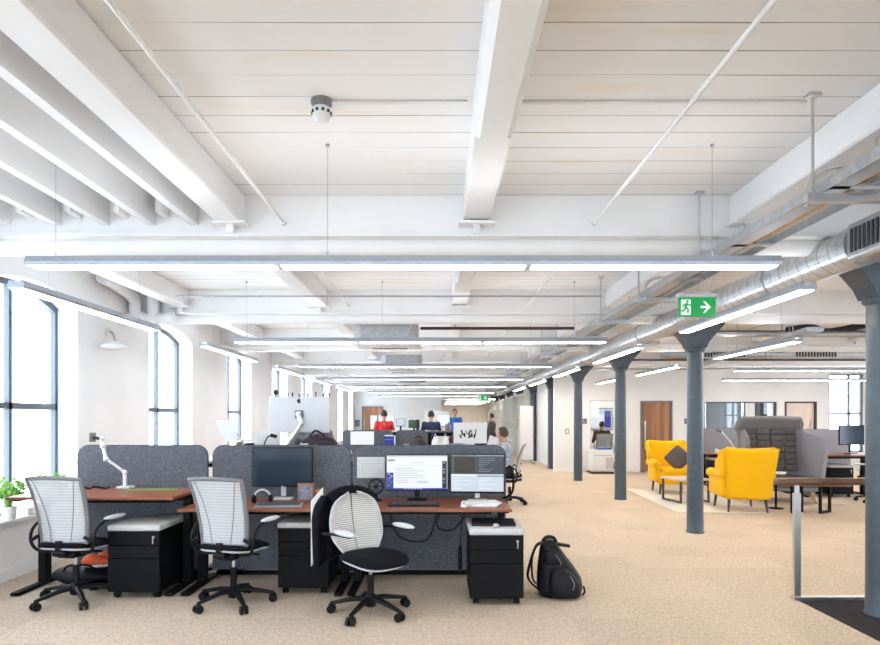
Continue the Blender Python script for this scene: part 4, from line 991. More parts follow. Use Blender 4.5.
# ------------------------------------------------------------------ people
def capsule(mb, a, b, r0, r1, m=None):
    a, b = Vector(a), Vector(b); mb.tube([a, b], [r0, r1], m, 14); mb.ball(a, r0, m, 14, 8); mb.ball(b, r1, m, 14, 8)
def finish(mb, name, m, parent, vox):
    o = mb.build(name, m, parent)
    md = o.modifiers.new('remesh', 'REMESH'); md.mode = 'VOXEL'; md.voxel_size = vox; md.use_smooth_shade = True
    sm = o.modifiers.new('smooth', 'SMOOTH'); sm.factor = .5; sm.iterations = 4
    return o
def hand(mb, w, d, side, vox):
    d = Vector(d).normalized(); up = Vector((0, 0, 1)); s = d.cross(up); s = s.normalized() if s.length > .1 else Vector((1, 0, 0)); n = s.cross(d).normalized()
    p = Vector(w) + d * .05
    mb.tube([Vector(w), p, p + d * .04], [.026, .036, .034], None, 10, False, .5, n)
    for i, L in enumerate((.066, .076, .070, .055)):
        b = p + d * .035 + s * (.027 - .018 * i)
        k1 = b + d * L * .5 - n * .006; k2 = b + d * L * .85 - n * .026
        capsule(mb, b, k1, .0095, .009); capsule(mb, k1, k2, .009, .008)
    t0 = Vector(w) + d * .03 + s * .028 * side; t1 = t0 + d * .03 + s * .026 * side; capsule(mb, t0, t1, .012, .010); capsule(mb, t1, t1 + d * .03 - n * .008, .010, .009)
def person(label, loc, rz, pose, shirt, hair, group=None, vox=.012, lean=0.0, arms=None, h=1.0, long_hair=False):
    r = thing('person', label, 'person', loc, rz, group); r.scale = (h, h, h)
    sit = pose == 'sit'; hz = .60 if sit else .93
    P = lambda x, y, z: Vector((x, y, z))
    hip = P(0, 0, hz); wa = P(0, .02 + lean * .4, hz + .20); ch = P(0, .0 + lean * .9, hz + .38); nk = P(0, lean * 1.15, hz + .53); hd = nk + P(0, .02 + lean * .2, .145)
    J = {}
    for s in (-1, 1):
        sh = P(s * .175, lean * 1.05, hz + .46)
        el, wr = (arms or {}).get(s, (P(s * .25, .06 + lean, hz + .20), P(s * .20, .28 + lean, hz + .24) if sit else P(s * .26, .10, hz - .04)))
        J[s] = dict(sh=sh, el=Vector(el), wr=Vector(wr), hp=P(s * .09, 0, hz - .02))
        if sit: J[s].update(kn=P(s * .12, .42, .54), an=P(s * .12, .40, .09), to=P(s * .13, .54, .04))
        else: J[s].update(kn=P(s * .10, .02, .50), an=P(s * .10, -.01, .09), to=P(s * .12, .13, .04))
    b = MB()
    capsule(b, hip + P(0, 0, .02), wa, .125, .115); capsule(b, wa, ch, .12, .13)
    for s in (-1, 1):
        j = J[s]; capsule(b, ch + P(s * .06, 0, .02), j['sh'], .085, .06)
        capsule(b, j['sh'], j['el'], .050, .040); capsule(b, j['el'], j['wr'], .038, .025); hand(b, j['wr'], j['wr'] - j['el'], -s, vox)
        capsule(b, j['hp'], j['kn'], .080, .055); capsule(b, j['kn'], j['an'], .052, .038); capsule(b, j['an'], j['to'], .04, .034)
    capsule(b, nk - P(0, 0, .06), hd - P(0, .01, .05), .052, .05)
    def face(q, d):
        q = Vector(q)
        if d.z < 0: q.x *= 1 - .30 * d.z * d.z; q.y *= 1 - .12 * d.z * d.z
        return q
    b.ball(hd, (.074, .092, .115), None, 22, 16, face)
    b.tube([hd + P(0, .088, .02), hd + P(0, .105, -.022), hd + P(0, .09, -.034)], [.008, .015, .010], None, 8)      # nose
    b.tube([hd + P(-.022, .083, -.058), hd + P(0, .091, -.056), hd + P(.022, .083, -.058)], [.006, .009, .006], None, 8)  # lips
    for s in (-1, 1): b.ball(hd + P(s * .075, -.005, -.005), (.012, .02, .032), None, 10, 8)                          # ears
    bd_ = finish(b, 'body', 'skin', r, vox)
    for s in (-1, 1): MB().ball(hd + P(s * .03, .082, .012), (.012, .008, .008), 'paper', 10, 6).ball(hd + P(s * .03, .088, .012), (.005, .004, .005), 'ink', 8, 6).build('eye', 'paper', bd_)
    def hairf(q, d):
        q = Vector(q) * (1 + .05 * noise.noise(d * 6))
        if d.y > .35 and d.z < .55: q *= .80
        if d.z < -.35: q *= .78 if not long_hair else .95
        return q
    MB().ball(hd + P(0, -.012, .018), (.086 if hair != 'hair_brown' else .10, .098 if hair != 'hair_brown' else .112, .118 if hair != 'hair_brown' else .13), None, 26, 18, hairf).build('hair', hair, r)
    c = MB()
    capsule(c, hip + P(0, 0, .06), wa, .140, .130); capsule(c, wa, ch, .135, .145)
    for s in (-1, 1):
        j = J[s]; capsule(c, ch + P(s * .06, 0, .02), j['sh'], .098, .072); capsule(c, j['sh'], j['el'], .064, .053); capsule(c, j['el'], j['el'].lerp(j['wr'], .85), .051, .038)
    c.tube([nk - P(0, 0, .05), nk - P(0, 0, .005)], [.072, .062], None, 14)
    finish(c, 'shirt', shirt, r, vox)
    g = MB(); capsule(g, hip + P(-.04, 0, .03), hip + P(.04, 0, .03), .135, .135)
    for s in (-1, 1):
        j = J[s]; capsule(g, j['hp'], j['kn'], .094, .068); capsule(g, j['kn'], j['kn'].lerp(j['an'], .93), .066, .056)
    finish(g, 'trousers', 'trouser', r, vox)
    for s in (-1, 1):
        j = J[s]; d = (j['to'] - j['an']); MB().ball(j['an'].lerp(j['to'], .55) + P(0, 0, -.02), (.05, .135, .048), None, 14, 10, lambda q, dd: Vector((q.x, q.y, max(q.z, -.042)))).build('shoe', 'plastic', r)
    return r
V = Vector
person('seated person in a plaid shirt with brown curly hair, facing left', (1.22, 10.5, 0), math.radians(78), 'sit', 'plaid', 'hair_brown', None, .009, .05, None, .95)
person('seated person in dark clothes with black hair, behind the plaid shirt', (1.02, 12.75, 0), math.radians(50), 'sit', 'navy_shirt', 'hair', None, .012, .04, None, 1.0, True)
tp = {-1: (V((-.24, .10, 1.16)), V((-.20, .34, 1.16))), 1: (V((.24, .10, 1.16)), V((.20, .34, 1.16)))}
person('person in a red top seen from behind, working at a standing desk', (-1.33, 15.1, 0), .15, 'stand', 'red_shirt', 'hair', None, .014, .03, tp, .98)
person('person in a navy top seen from behind, working at a standing desk', (-.15, 15.1, 0), -.05, 'stand', 'navy_shirt', 'hair', None, .014, .03, tp, .97)
person('person in a bright blue hooded top standing far away, facing the viewer', (.62, 21.0, 0), PI, 'stand', 'blue_shirt', 'hair', None, .016, 0, None, 1.05)
person('person in dark clothes standing at the mouth of the far corridor', (1.85, 20.2, 0), 1.2, 'stand', 'shelf_dark', 'hair', None, .016, 0, None, .96)
person('person in a maroon jumper sitting in the glazed meeting room, seen from behind', (4.92, 17.9, 0), -.2, 'sit', 'maroon', 'hair', None, .014, 0)
person('person in a grey top standing behind the large silver computer', (-1.50, 7.35, 0), PI, 'stand', 'felt', 'hair_brown', None, .012, .06, {-1: (V((-.27, .08, 1.20)), V((-.20, .30, 1.22))), 1: (V((.29, .08, 1.18)), V((.20, .30, 1.22)))}, .94)

# ------------------------------------------------------------------ second row, back to back with the front desks
desk('white-edged raised desk with a laptop stand behind the window-end screen', -3.55, -2.2, 5.86, 6.60, 1.08, 'raised desks behind the front row', 'pad')
desk('raised desk carrying the large silver computer', -2.17, -.80, 5.86, 6.60, 1.08, 'raised desks behind the front row')
desk('desk behind the screen with the two lit monitors', -.77, .62, 5.86, 6.60, .74, 'raised desks behind the front row')
lp = thing('laptop', 'open silver laptop tilted on a stand near the second window', 'laptop', (-2.18, 6.35, 1.10), .25)
lp.location = (-2.2, 6.35, 1.105)
MB().box((.13, .08, .155), (.30, .20, .014), None, (0, 0, 2.21), .004).build('keyboard_base', 'alu', lp)
MB().box((-.005, -.035, .265), (.30, .012, .23), None, (-.45, 0, 2.21), .004).build('screen_lid', 'imac', lp)
MB().box((.13, .07, .075), (.03, .14, .15)).box((.1, .05, .006), (.22, .2, .012)).build('stand', 'alu', lp)
im = thing('computer', 'large silver all-in-one computer seen from behind with dark logo', 'computer', (-1.475, 6.44, 1.08), 0)
MB().box((0, 0, .455), (.645, .03, .385), None, (.06, 0, 0), .008).build('case', 'imac', im)
lg = MB()
pts = [(.022 * math.cos(a), .024 * math.sin(a) * (1 - .12 * abs(math.cos(a)))) for a in [2 * PI * q / 24 for q in range(24)]]
pts = [(x - (.010 if x > .014 and abs(z) < .010 else 0), z) for x, z in pts]
lg.prism(pts, .004).prism([(0, .026), (.003, .034), (.011, .040), (.009, .031)], .004)
lg.build('logo', 'ink', im, (.0, -.026, .600))
MB().cyl((0, -.02, .46), (0, -.06, .46), .03, 'alu').box((0, -.03, .46), (.085, .012, .085), 'grey_frame').tube([(0, -.07, .46), (.04, -.09, .36)], .024, 'white_plastic', 12).tube([(.04, -.09, .36), (-.10, -.12, .14)], .022, 'alu', 12).ball((.04, -.09, .36), .03, 'alu').cyl((-.10, -.12, 0), (-.10, -.12, .15), .022, 'alu').box((-.10, -.12, .008), (.12, .12, .016), 'white_plastic').build('support_arm', 'alu', im)
for i, u in enumerate((274.5, 287, 291.5, 298, 307, 315, 322.5, 328.5)):
    x = (u - CU) * 6.42 / F_PX; big = i == 0; hgt = .075 if big else .035 + .012 * ((i * 7) % 3)
    f = thing('figurine', ['round black figurine on the top left corner of the silver computer', 'tiny dark figurine on the silver computer, next to the round one', 'tiny dark figurine on the computer top, third from the window side', 'tiny figurine above the left part of the logo, fourth in the row', 'tiny figurine just right of the logo on the computer top', 'leaning dark figurine right of centre on the computer top', 'second last tiny figurine towards the right corner of the computer', 'last tiny figurine at the right corner of the silver computer'][i], 'figurine', (x, 6.465, 1.727), 0, 'figurines on the silver computer')
    MB().lathe([(.010, 0), (.008, hgt * .35), (.010, hgt * .5), (.005, hgt * .6)], n=10).build('figure_body', 'ink' if i % 2 == 0 else 'grey_frame', f)
    MB().ball((0, 0, hgt * (.72 if not big else .66)), .03 if big else .010, None, 12, 8).build('figure_head', 'ink', f)
# small things on the raised desk
bx_ = MB().box((-1.72, 6.10, 1.08 + .14), (.22, .16, .28), None, (0, 0, .1), .006); tag(bx_.build('paper_box', 'paper'), 'white upright box beside the silver computer', 'box')
dl = thing('desk_lamp', 'small black gooseneck lamp before the white box', 'lamp', (-1.70, 5.95, 1.08))
MB().lathe([(.04, 0), (.04, .012), (.01, .02)], n=16).build('base', 'plastic', dl); MB().tube(smoothpath([(0, 0, .02), (-.015, 0, .14), (.02, 0, .23), (.07, 0, .245)], 6), .006, None, 8).build('neck', 'plastic', dl); MB().cyl((.05, 0, .25), (.11, 0, .235), .018, None, 12).build('head', 'plastic', dl)
pl = thing('potted_plant', 'small orange potted plant on the raised desk by the screen', 'plant', (-1.98, 6.0, 1.08))
MB().lathe([(.035, 0), (.05, .14), (.044, .14), (.036, .09)], n=16).build('pot', 'orange', pl); q = MB()
for i in range(14): a = i * 2.4; q.tube([(0, 0, .11), (.02 * math.cos(a), .02 * math.sin(a), .16), (.05 * math.cos(a), .05 * math.sin(a), .17 + .02 * (i % 3))], [.004, .006, .001], None, 5)
q.build('foliage', 'leaf', pl)
mg = thing('mug', 'black mug on the raised desk beside the small orange pot', 'mug', (-1.87, 5.98, 1.08)); MB().lathe([(.045, 0), (.05, .02), (.05, .17), (.045, .17), (.043, .02)], n=18).build('cup', 'plastic', mg); MB().tube([(.046 + .03 * math.sin(a), 0, .08 + .035 * math.cos(a)) for a in [PI * k / 8 for k in range(9)]], .006, None, 8).build('handle', 'plastic', mg)
mg = thing('mug', 'pale pink mug before the dark bag on the raised desk', 'mug', (-1.32, 5.98, 1.08)); MB().lathe([(.032, 0), (.036, .02), (.037, .165), (.033, .165), (.031, .02)], n=18).build('cup', 'pale_wood', mg); MB().tube([(.034 + .025 * math.sin(a), 0, .09 + .03 * math.cos(a)) for a in [PI * k / 8 for k in range(9)]], .005, None, 8).build('handle', 'pale_wood', mg)
bg2 = thing('bag', 'dark purple bag slumped under the silver computer', 'bag', (-1.22, 6.22, 1.08))
MB().ball((0, 0, .12), (.20, .10, .125), None, 24, 14, lambda q, d: Vector((q.x, q.y, max(q.z, -.118))) * (1 + .06 * noise.noise(d * 4))).build('bag_body', 'plum', bg2); MB().tube(smoothpath([(-.1, -.02, .22), (-.03, -.03, .29), (.08, -.02, .22)], 6), .01, None, 8).build('strap', 'nylon', bg2)
MB().box((.02, -.105, .14), (.10, .006, .012), None, (.1, .1, 0)).build('zip', 'amber', bg2)
for i in range(3):
    tag(MB().box((-1.03 + .01 * i, 6.02, 1.095 + .03 * i + .06 * 0), (.30, .2, .028), None, (0, 0, .1 * i)).build('newspaper', 'paper' if i != 1 else 'print'), ['folded newspaper at the bottom of the pile on the raised desk', 'grey newspaper in the middle of the pile on the raised desk', 'white newspaper on top of the pile on the raised desk'][i], 'newspaper', 'newspapers on the raised desk')
lamp_pile = None

# ------------------------------------------------------------------ desks further back
def mirror_monitor(label, u0, u1, v0, v1, Y, zd, face, stand='black', ui=None):
    c = at((u0 + u1) / 2, (v0 + v1) / 2, Y); return monitor(label, tuple(c), (u1 - u0) * Y / F_PX, (v1 - v0) * Y / F_PX, zd, 0, 0, face, ui, stand, 'monitors on the far desks')
desk('desk with a white-screened monitor in the third row', -2.15, -.95, 12.6, 13.3, .74, 'far desks')
desk('desk with a small blue screen in the third row', -.93, .27, 12.6, 13.3, .74, 'far desks')
screen_panel('distant grey desk screen behind the white-screened monitor', -2.1, -.97, 13.38, .05, 1.225, 'felt', 'distant desk screens')
screen_panel('distant grey desk screen behind the dark bag', -.92, -.20, 13.38, .05, 1.225, 'felt', 'distant desk screens')
mirror_monitor('pale monitor on a far desk, just above the gap between front screens', 350, 374.5, 431, 445.5, 13.0, .74, 'scr_white', 'white')
mirror_monitor('small blue screen on a far desk beside the pale monitor', 384, 394, 434.5, 446, 13.05, .74, 'scr_pale', 'black', [(.05, .95, .1, .85, 'scr_blue'), (.1, .9, .55, .6, 'scr_grey')])
sg = thing('bag', 'dark slouched bag on the far desk beyond the lit monitor', 'bag', (-.40, 12.95, .74))
MB().ball((0, 0, .16), (.20, .12, .165), None, 20, 12, lambda q, d: Vector((q.x, q.y, max(q.z, -.155))) * (1 + .08 * noise.noise(d * 5))).build('bag_body', 'shelf_dark', sg); MB().tube(smoothpath([(-.1, 0, .3), (0, 0, .37), (.1, 0, .3)], 5), .012, None, 8).build('strap', 'nylon', sg)
tag(MB().box((-.66, 12.9, .84), (.12, .1, .20), None, None, .004).build('paper_box', 'paper'), 'small white box on the far desk left of the dark bag', 'box')
desk('dark raised desk in the third row with white bags hanging below', -.20, .95, 11.6, 12.4, 1.24, 'far desks', 'shelf_dark')
for i, (x, h_) in enumerate([(-.03, .38), (.16, .34)]):
    hb = thing('hanging_carrier_bag', ['white carrier bag hanging under the dark raised desk', 'second white carrier bag under the dark raised desk, nearer the white board'][i], 'bag', (x, 11.52, 1.20 - h_), 0, 'white carrier bags')
    MB().ball((0, 0, h_ * .42), (.075, .05, h_ * .42), None, 16, 10, lambda q, d: q * (1 + .1 * noise.noise(d * 4))).build('bag_body', 'paper', hb); MB().tube([(-.03, 0, h_ * .8), (0, 0, h_ * 1.0), (.03, 0, h_ * .8)], .006, None, 6).build('strap', 'paper', hb)
rb = thing('hanging_bag', 'dark red bag hanging under the raised desk beside the carrier bags', 'bag', (.32, 11.55, .84)); MB().ball((0, 0, .17), (.11, .07, .18), None, 18, 10, lambda q, d: q * (1 + .12 * noise.noise(d * 4))).build('bag_body', 'maroon', rb); MB().tube([(-.04, 0, .32), (0, 0, .38), (.04, 0, .32)], .008, None, 6).build('strap', 'maroon', rb)
wb = thing('computer', 'white computer back covered with dark sticker shapes beyond the front monitors', 'computer', (.575, 10.4, .74))
MB().box((0, 0, .50), (.575, .035, .36), None, (-.06, 0, 0), .008).build('case', 'white_plastic', wb); MB().box((0, .05, .18), (.16, .02, .36), None, None, .004).box((0, .03, .006), (.2, .18, .012)).build('stand', 'imac', wb)
rr = random.Random(5); sk = MB()
for i in range(16): sk.box((-.20 + .30 * rr.random(), -.021 + .0006 * i * 0, .43 + .10 * rr.random()), (.012 + .02 * rr.random(), .004, .03 + .07 * rr.random()), None, (0, rr.uniform(-.7, .7), 0))
sk.build('stickers', 'ink', wb)
desk('far desk at the aisle end where the plaid-shirted person sits', -.75, .66, 10.0, 10.75, .74, 'far desks')
jb = MB().ball((.32, 10.2, .98), (.26, .10, .09), None, 18, 10, lambda q, d: q * (1 + .15 * noise.noise(d * 4))).ball((.32, 10.2, .82), (.26, .1, .08), None, 18, 10); tag(jb.build('coat', 'denim'), 'blue-grey coat heaped on the desk before the stickered computer', 'coat')
desk('standing desk in front of the person in red', -2.2, -.85, 15.6, 16.3, 1.14, 'far standing desks', 'pad'); desk('standing desk in front of the person in navy', -.80, .55, 15.6, 16.3, 1.14, 'far standing desks', 'pad')
desk('empty raised table across the aisle before the people standing', -2.15, -.15, 13.45, 14.1, 1.21, 'far standing desks', 'pad')
mirror_monitor('dark-framed monitor in front of the person in red', 378, 395, 414.5, 429, 15.9, 1.14, 'scr_white', 'black')
mirror_monitor('white screen left of the person in red', 370, 377.5, 415, 430, 15.7, 1.14, 'scr_white', 'white')
mirror_monitor('small pale screen between the two standing people', 396, 405, 418.5, 426.5, 15.9, 1.14, 'scr_pale', 'black')
mirror_monitor('dark teal screen left of the person in navy', 408.5, 419.5, 420, 428, 15.7, 1.14, 'scr_green', 'black')
mirror_monitor('white monitor right of the person in navy', 436, 450, 414, 427, 15.9, 1.14, 'scr_white', 'white')
for i, (u, hgt, m) in enumerate([(417.5, .32, 'ink'), (446.5, .20, 'photo'), (449, .24, 'grey_frame')]):
    tag(MB().box((((u - CU) * 15.6 / F_PX), 15.69, 1.14 + hgt / 2), (.07, .13, hgt), None, None, .004).build('box_file', m), ['black upright box file left of the person in navy', 'brown box file right of the person in navy', 'grey box file beside the brown one on the standing desk'][i], 'box file', 'box files on the standing desks')
def whiteboard(label, x0, x1, z0, z1, y):
    r = thing('whiteboard', label, 'whiteboard', ((x0 + x1) / 2, y, 0), 0, 'mobile whiteboards'); h = (x1 - x0) / 2
    MB().box((0, 0, (z0 + z1) / 2), (2 * h, .025, z1 - z0), None, None, .004).build('board', 'white_plastic', r)
    fr = MB()
    for s in (-1, 1): fr.box((s * (h + .012), 0, (z1 + .08) / 2), (.025, .03, z1 - .08)).box((s * (h + .012), 0, .07), (.03, .5, .025))
    fr.build('stand_frame', 'silver', r)
    for s in (-1, 1):
        for t in (-1, 1): MB().cyl((s * (h + .012) - .012, t * .23, .03), (s * (h + .012) + .012, t * .23, .03), .03, None, 12).cyl((s * (h + .012), t * .23, .03), (s * (h + .012), t * .23, .06), .008).build('caster', 'plastic', r)
whiteboard('mobile whiteboard far away beside the person in blue', -.42, .36, .9, 1.72, 19.5)
whiteboard('mobile white panel on castors between the far columns', 2.72, 3.12, .14, 1.9, 19.6)
pc = thing('picture', 'tiny dark framed picture on the far white wall left of the door', 'picture', (-3.9 + .0, 28.96, 1.25)); pc.location.x = (356 - CU) * 28.9 / F_PX
MB().box((0, 0, 0), (.35, .03, .32)).build('frame', 'grey_frame', pc); MB().box((0, -.017, 0), (.28, .004, .25)).build('picture_print', 'photo', pc)
for i in range(5):
    y = 22.3 + 3.3 * i
    bc = thing('bookcase', 'dark bookcase against the corridor wall, %s of five' % ORD[i], 'bookcase', (3.28, y, 0), 0, 'bookcases along the far corridor')
    MB().box((.19, 0, 1.2), (.03, 2.0, 2.4)).build('back_panel', 'white_plastic', bc)
    for s in (-1, 1): MB().box((0, s * .99, 1.2), (.36, .03, 2.4)).build('side_panel', 'brick_beige', bc)
    for k in range(6): MB().box((0, 0, .08 + .46 * k), (.36, 1.95, .03)).build('shelf', 'white_plastic', bc)

sh = thing('paper_sheet', 'white sheet held up by the person in the plaid shirt', 'paper', (.965, 10.46, .93), .5)
MB().box((0, 0, .12), (.20, .004, .26), None, (0, .35, 0)).build('sheet', 'paper', sh)
# ------------------------------------------------------------------ lounge on the right
def wing_chair(label, loc, rz, group):
    r = thing('armchair', label, 'armchair', loc, rz, group)
    MB().box((0, .06, .30), (.62, .70, .22), None, None, .05, 3).build('seat_base', 'yellow', r)
    MB().box((0, .10, .43), (.52, .62, .14), None, None, .05, 3).build('seat_cushion', 'yellow', r)
    def B(a, b):
        u = a * 2 - 1; w = .31 + .05 * b; return Vector((u * w, -.30 - .16 * b - .03 * (1 - u * u), .22 + .78 * b + .02 * (u * u) * b))
    MB().sheet(B, 14, 14, .12).build('backrest', 'yellow', r)
    for s in (-1, 1):
        def W(a, b):   # wing: a forward, b up
            L = .10 + .20 * math.sin(min(1, b * 1.15) * PI) ** .8 + .05 * b
            return Vector((s * (.335 + .045 * b + .03 * a), -.30 - .16 * (.42 + .58 * b) + a * L, .55 + .46 * b - .05 * a * b))
        MB().sheet(W, 8, 12, .075).build('wing', 'yellow', r)
        MB().box((s * .335, .03, .40), (.10, .70, .34), None, None, .04, 3).tube([(s * .35, -.32, .585), (s * .355, .1, .585), (s * .355, .36, .575), (s * .355, .385, .57)], [.075, .078, .075, .055], None, 16).build('arm', 'yellow', r)
        for y in (-.30, .34):
            MB().tube([(s * .27, y, .20), (s * .29, y + (.02 if y > 0 else -.03), 0)], [.026, .016], None, 10).build('leg', 'shelf_dark', r)
    MB().tube([B(0, .02) + Vector((0, -.062, 0)), B(0, .3) + Vector((0, -.062, 0))], .002, None, 5).build('back_seam', 'yellow', r)
    return r
a1 = wing_chair('yellow wing armchair with a taupe cushion, facing the viewer', (4.68, 12.0, .016), math.radians(172), 'yellow wing armchairs')
copy_thing(a1, (4.93, 9.75, .016), math.radians(-8), 'yellow wing armchair seen from behind, back to the viewer')
cs = thing('cushion', 'taupe cushion on the yellow armchair facing the viewer', 'cushion', (4.70, 11.72, .72), math.radians(172))
def cush(q, d):
    h = max(abs(d.x), abs(d.z)); f = (1 / max(h, .3)) if h > .05 else 1
    e = min(f, 1.35); return Vector((q.x * e, q.y * (1 - .75 * min(1, math.hypot(d.x, d.z)) ** 4), q.z * e))
MB().ball((0, 0, 0), (.19, .075, .19), None, 28, 18, cush).build('cushion_cover', 'taupe', cs); cs.rotation_euler = (.0, PI / 4, math.radians(172))
struct_rug = MB().box((4.62, 11.0, .008), (1.5, 3.1, .015), None, (0, 0, -.05), .004)
tag(struct_rug.build('rug', 'rug'), 'cream rug under the coffee table and yellow armchairs', 'rug')
ct = thing('coffee_table', 'low coffee table with dark frame between the yellow armchairs', 'coffee table', (4.45, 10.75, .015), .2)
MB().box((0, 0, .40), (.62, .62, .03), None, None, .006).build('tabletop', 'pale_wood', ct)
for s in (-1, 1):
    f = MB()
    for t in (-1, 1): f.box((s * .27, t * .27, .195), (.03, .03, .38))
    f.box((s * .27, 0, .015), (.03, .56, .03)); f.build('leg_frame', 'shelf_dark', ct)
st = thing('side_table', 'small pale round side table right of the armchair back', 'side table', (5.62, 9.95, 0))
MB().lathe([(.14, .575), (.15, .585), (.15, .60), (.14, .61)], n=24).build('tabletop', 'pot', st); MB().cyl((0, 0, .02), (0, 0, .58), .018).build('stem', 'black', st); MB().lathe([(.12, 0), (.12, .012), (.02, .025)], n=20).build('base', 'black', st)
# high-backed booth sofa
pd = thing('booth_sofa', 'grey high-backed booth sofa with quilted inside and hood', 'sofa', (6.22, 10.9, 0), math.radians(172))
def PB(a, b):
    u = a * 2 - 1; return Vector((u * (.52 + .04 * b), -.42 - .10 * b + .0, .30 + 1.02 * b))
MB().sheet(PB, 12, 12, .10).build('back_shell', 'pod', pd)
def HD(a, b):
    u = a * 2 - 1; t = b * 1.25; k = 1 - .14 * b * b
    return Vector((u * .60 * k, -.52 + .20 * math.sin(t) * .9, 1.31 + .20 * (math.sin(t * 1.1)) - .02 * u * u))
MB().sheet(HD, 16, 10, .09).build('hood', 'pod', pd)
qm = MB()
for i in range(4):
    for j in range(7):
        c = PB((i + .5) / 4 * .9 + .05, (j + .5) / 7 * .78 + .20); qm.box(c + Vector((0, .06, 0)), (.232, .07, .112), None, (.09, 0, 0), .028, 3)
qm.build('quilted_pad', 'quilt', pd)
for s in (-1, 1):
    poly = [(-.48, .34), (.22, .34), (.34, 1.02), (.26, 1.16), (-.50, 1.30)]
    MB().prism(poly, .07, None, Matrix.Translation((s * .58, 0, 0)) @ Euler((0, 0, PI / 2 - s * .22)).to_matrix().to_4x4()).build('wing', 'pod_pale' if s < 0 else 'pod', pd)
MB().box((0, .02, .36), (1.06, .78, .16), None, None, .04, 3).build('seat', 'quilt', pd)
MB().box((0, .02, .25), (1.0, .7, .08), None, None, .02).build('seat_frame', 'pod', pd)
for sx in (-1, 1):
    for sy in (-1, 1): MB().tube([(sx * .40, .02 + sy * .26, .22), (sx * .47, .02 + sy * .34, 0)], [.032, .02], None, 10).build('leg', 'leg_wood', pd)
# low table with black sled legs seen under the rail
lt = thing('low_table', 'low wooden table on black rectangular sled legs before the booth', 'table', (5.92, 9.5, 0), -.1)
MB().box((0, 0, .45), (1.0, .40, .03), None, None, .004).build('tabletop', 'rail_wood', lt)
for s in (-1, 1):
    f = MB(); X = Matrix.Translation((s * .21, 0, 0)) @ Euler((0, 0, .6)).to_matrix().to_4x4()
    for t in (-1, 1): f.box((t * .13, 0, .22), (.035, .035, .43), None, None, 0, 2, X)
    f.box((0, 0, .018), (.295, .035, .035), None, None, 0, 2, X); f.build('leg_frame', 'black', lt)
# balustrade round the stair
hr = thing('handrail', 'dark wooden handrail on a steel post at the stair landing', 'handrail', (2.97, 4.955, 0))
MB().box((1.5, 0, .975), (3.36, .075, .055), None, None, .012).build('rail', 'rail_wood', hr)
for x in (0, 1.5, 3.0): MB().box((x, 0, .44), (.058, .03, .88), None, None, .004).box((x, 0, .915), (.03, .02, .07)).build('post', 'chrome', hr)
MB().b3(-.03, 3.2, -.028, .028, 0, .028).build('floor_channel', 'chrome', hr)
# work desks on the right
desk('cherry wood desk behind the yellow armchairs', 5.95, 7.15, 13.1, 13.85, .72, 'desks beyond the columns')
screen_panel('grey desk screen behind the yellow armchairs', 5.95, 7.2, 13.95, .05, 1.27, 'pod_pale', 'desk screens beyond the columns')
monitor_arm('silver monitor arm on the desk behind the armchairs, leaning left', (6.75, 13.6, .72), [(0, 0, .08), (-.12, -.03, .25), (-.30, -.03, .46)], (-.42, -.03, .50), None, 'white_plastic')
mg = thing('mug', 'white mug on the desk behind the yellow armchairs', 'mug', (6.2, 13.3, .72)); MB().lathe([(.034, 0), (.04, .01), (.041, .095), (.037, .095), (.035, .012)], n=20).build('cup', 'pot', mg); MB().tube([(.038 + .03 * math.sin(a), 0, .05 + .03 * math.cos(a)) for a in [PI * k / 8 for k in range(9)]], .006, None, 8).build('handle', 'pot', mg)
copy_thing(p1, (6.35, 13.42, 0), 0, 'black drawer pedestal under the desk behind the armchairs')
desk('desk at the right edge with a dark monitor', 6.95, 8.4, 11.3, 12.1, .80, 'desks beyond the columns')
screen_panel('blue-grey desk screen between the booth and the dark monitor', 6.95, 8.4, 12.2, .05, 1.27, 'pod_pale', 'desk screens beyond the columns')
monitor('dark monitor at the right edge beside the iron column', (8.06, 11.65, 1.17), .55, .38, .80, .15, 0, 'scr_off', None, 'black')
copy_thing(p1, (7.65, 11.6, 0), 0, 'black drawer pedestal under the desk at the right edge')
copy_thing(c1, (7.80, 10.65, 0), math.radians(30), 'white mesh office chair half hidden by the nearest column')
copy_thing(c1, (6.6, 12.55, 0), math.radians(170), 'office chair behind the booth sofa at the desk screens')
copy_thing(c1, (1.27, 10.49, 0), math.radians(78), 'office chair the plaid-shirted person sits on')
copy_thing(c1, (1.06, 12.71, 0), math.radians(50), 'office chair under the dark-clothed seated person')
copy_thing(c1, (4.96, 17.82, 0), -.2, 'office chair in the meeting room under the person in maroon')
copy_thing(c1, (5.55, 17.6, 0), .5, 'empty office chair in the meeting room beside the person in maroon')
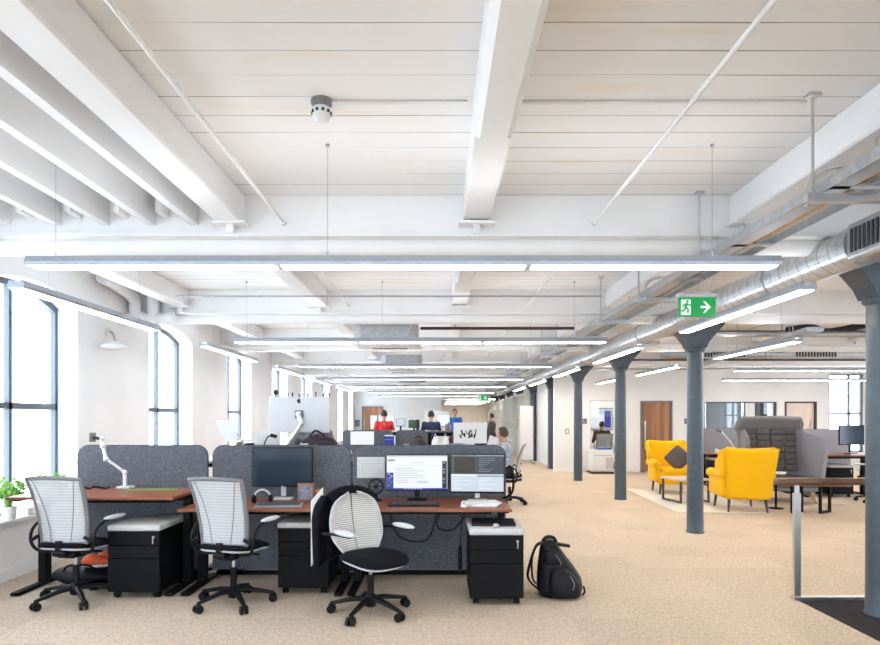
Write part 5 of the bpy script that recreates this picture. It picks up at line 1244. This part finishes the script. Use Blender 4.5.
mt = thing('meeting_table', 'white meeting table in the glazed room', 'table', (5.35, 18.9, 0)); MB().box((0, 0, .73), (1.9, .9, .03), None, None, .006).build('tabletop', 'white_plastic', mt)
for sx in (-1, 1):
    for sy in (-1, 1): MB().box((sx * .85, sy * .36, .36), (.05, .05, .72)).build('leg', 'silver', mt)
tv = thing('wall_tv', 'wall screen with white and blue picture inside the meeting room', 'television', (5.62, 20.53, 1.47))
MB().box((0, .03, 0), (.78, .05, .74), None, None, .006).build('housing', 'plastic', tv)
MB().box((0, 0, 0), (.74, .006, .70)).box((-.13, -.005, -.06), (.44, .004, .44), 'scr_white').box((.22, -.005, 0), (.22, .004, .6), 'scr_blue').box((0, -.005, .30), (.7, .004, .06), 'scr_pale').build('screen', 'scr_pale', tv)
# recycling bins, signs, sockets
rc = thing('copier', 'white office copier with blue tray lid against the partition', 'copier', (4.42, 16.25, 0))
MB().box((0, 0, .36), (.58, .5, .58), None, None, .012).build('body', 'white_plastic', rc); MB().box((.06, -.01, .675), (.38, .42, .045), None, None, .01).build('lid', 'blue_plastic', rc); MB().box((0, 0, .03), (.60, .5, .05)).build('base', 'shelf_dark', rc)
MB().box((.18, -.252, .30), (.20, .006, .30)).build('panel', 'print', rc); MB().box((0, -.253, .50), (.5, .006, .008)).build('drawer_gap', 'shelf_dark', rc)
for i, (x, m, l) in enumerate([(4.08, 'purple_sign', 'small purple sign on the partition left of the meeting room glass'), (6.97, 'navy_sign', 'small blue sign on the partition right of the oak door')]):
    s = thing('wall_sign', l, 'sign', (x, YB - .008, 1.41), 0); MB().box((0, 0, 0), (.17, .014, .14)).build('panel', m, s); MB().box((-.02, -.009, .02), (.09, .003, .012), 'paper').box((-.01, -.009, -.02), (.11, .003, .012), 'paper').build('lettering_lines', 'paper', s)
for x, z, l in ((3.62, 1.13, 'small dark framed switch on the white partition end'), (6.95, .55, 'grey framed socket on the partition by the oak door')):
    s = thing('wall_switch', l, 'switch', (x, YB - .008, z)); MB().box((0, 0, 0), (.10, .012, .14), None, None, .003).build('plate', 'grey_frame', s); MB().box((0, -.008, 0), (.06, .006, .10)).build('rocker', 'white_plastic', s)
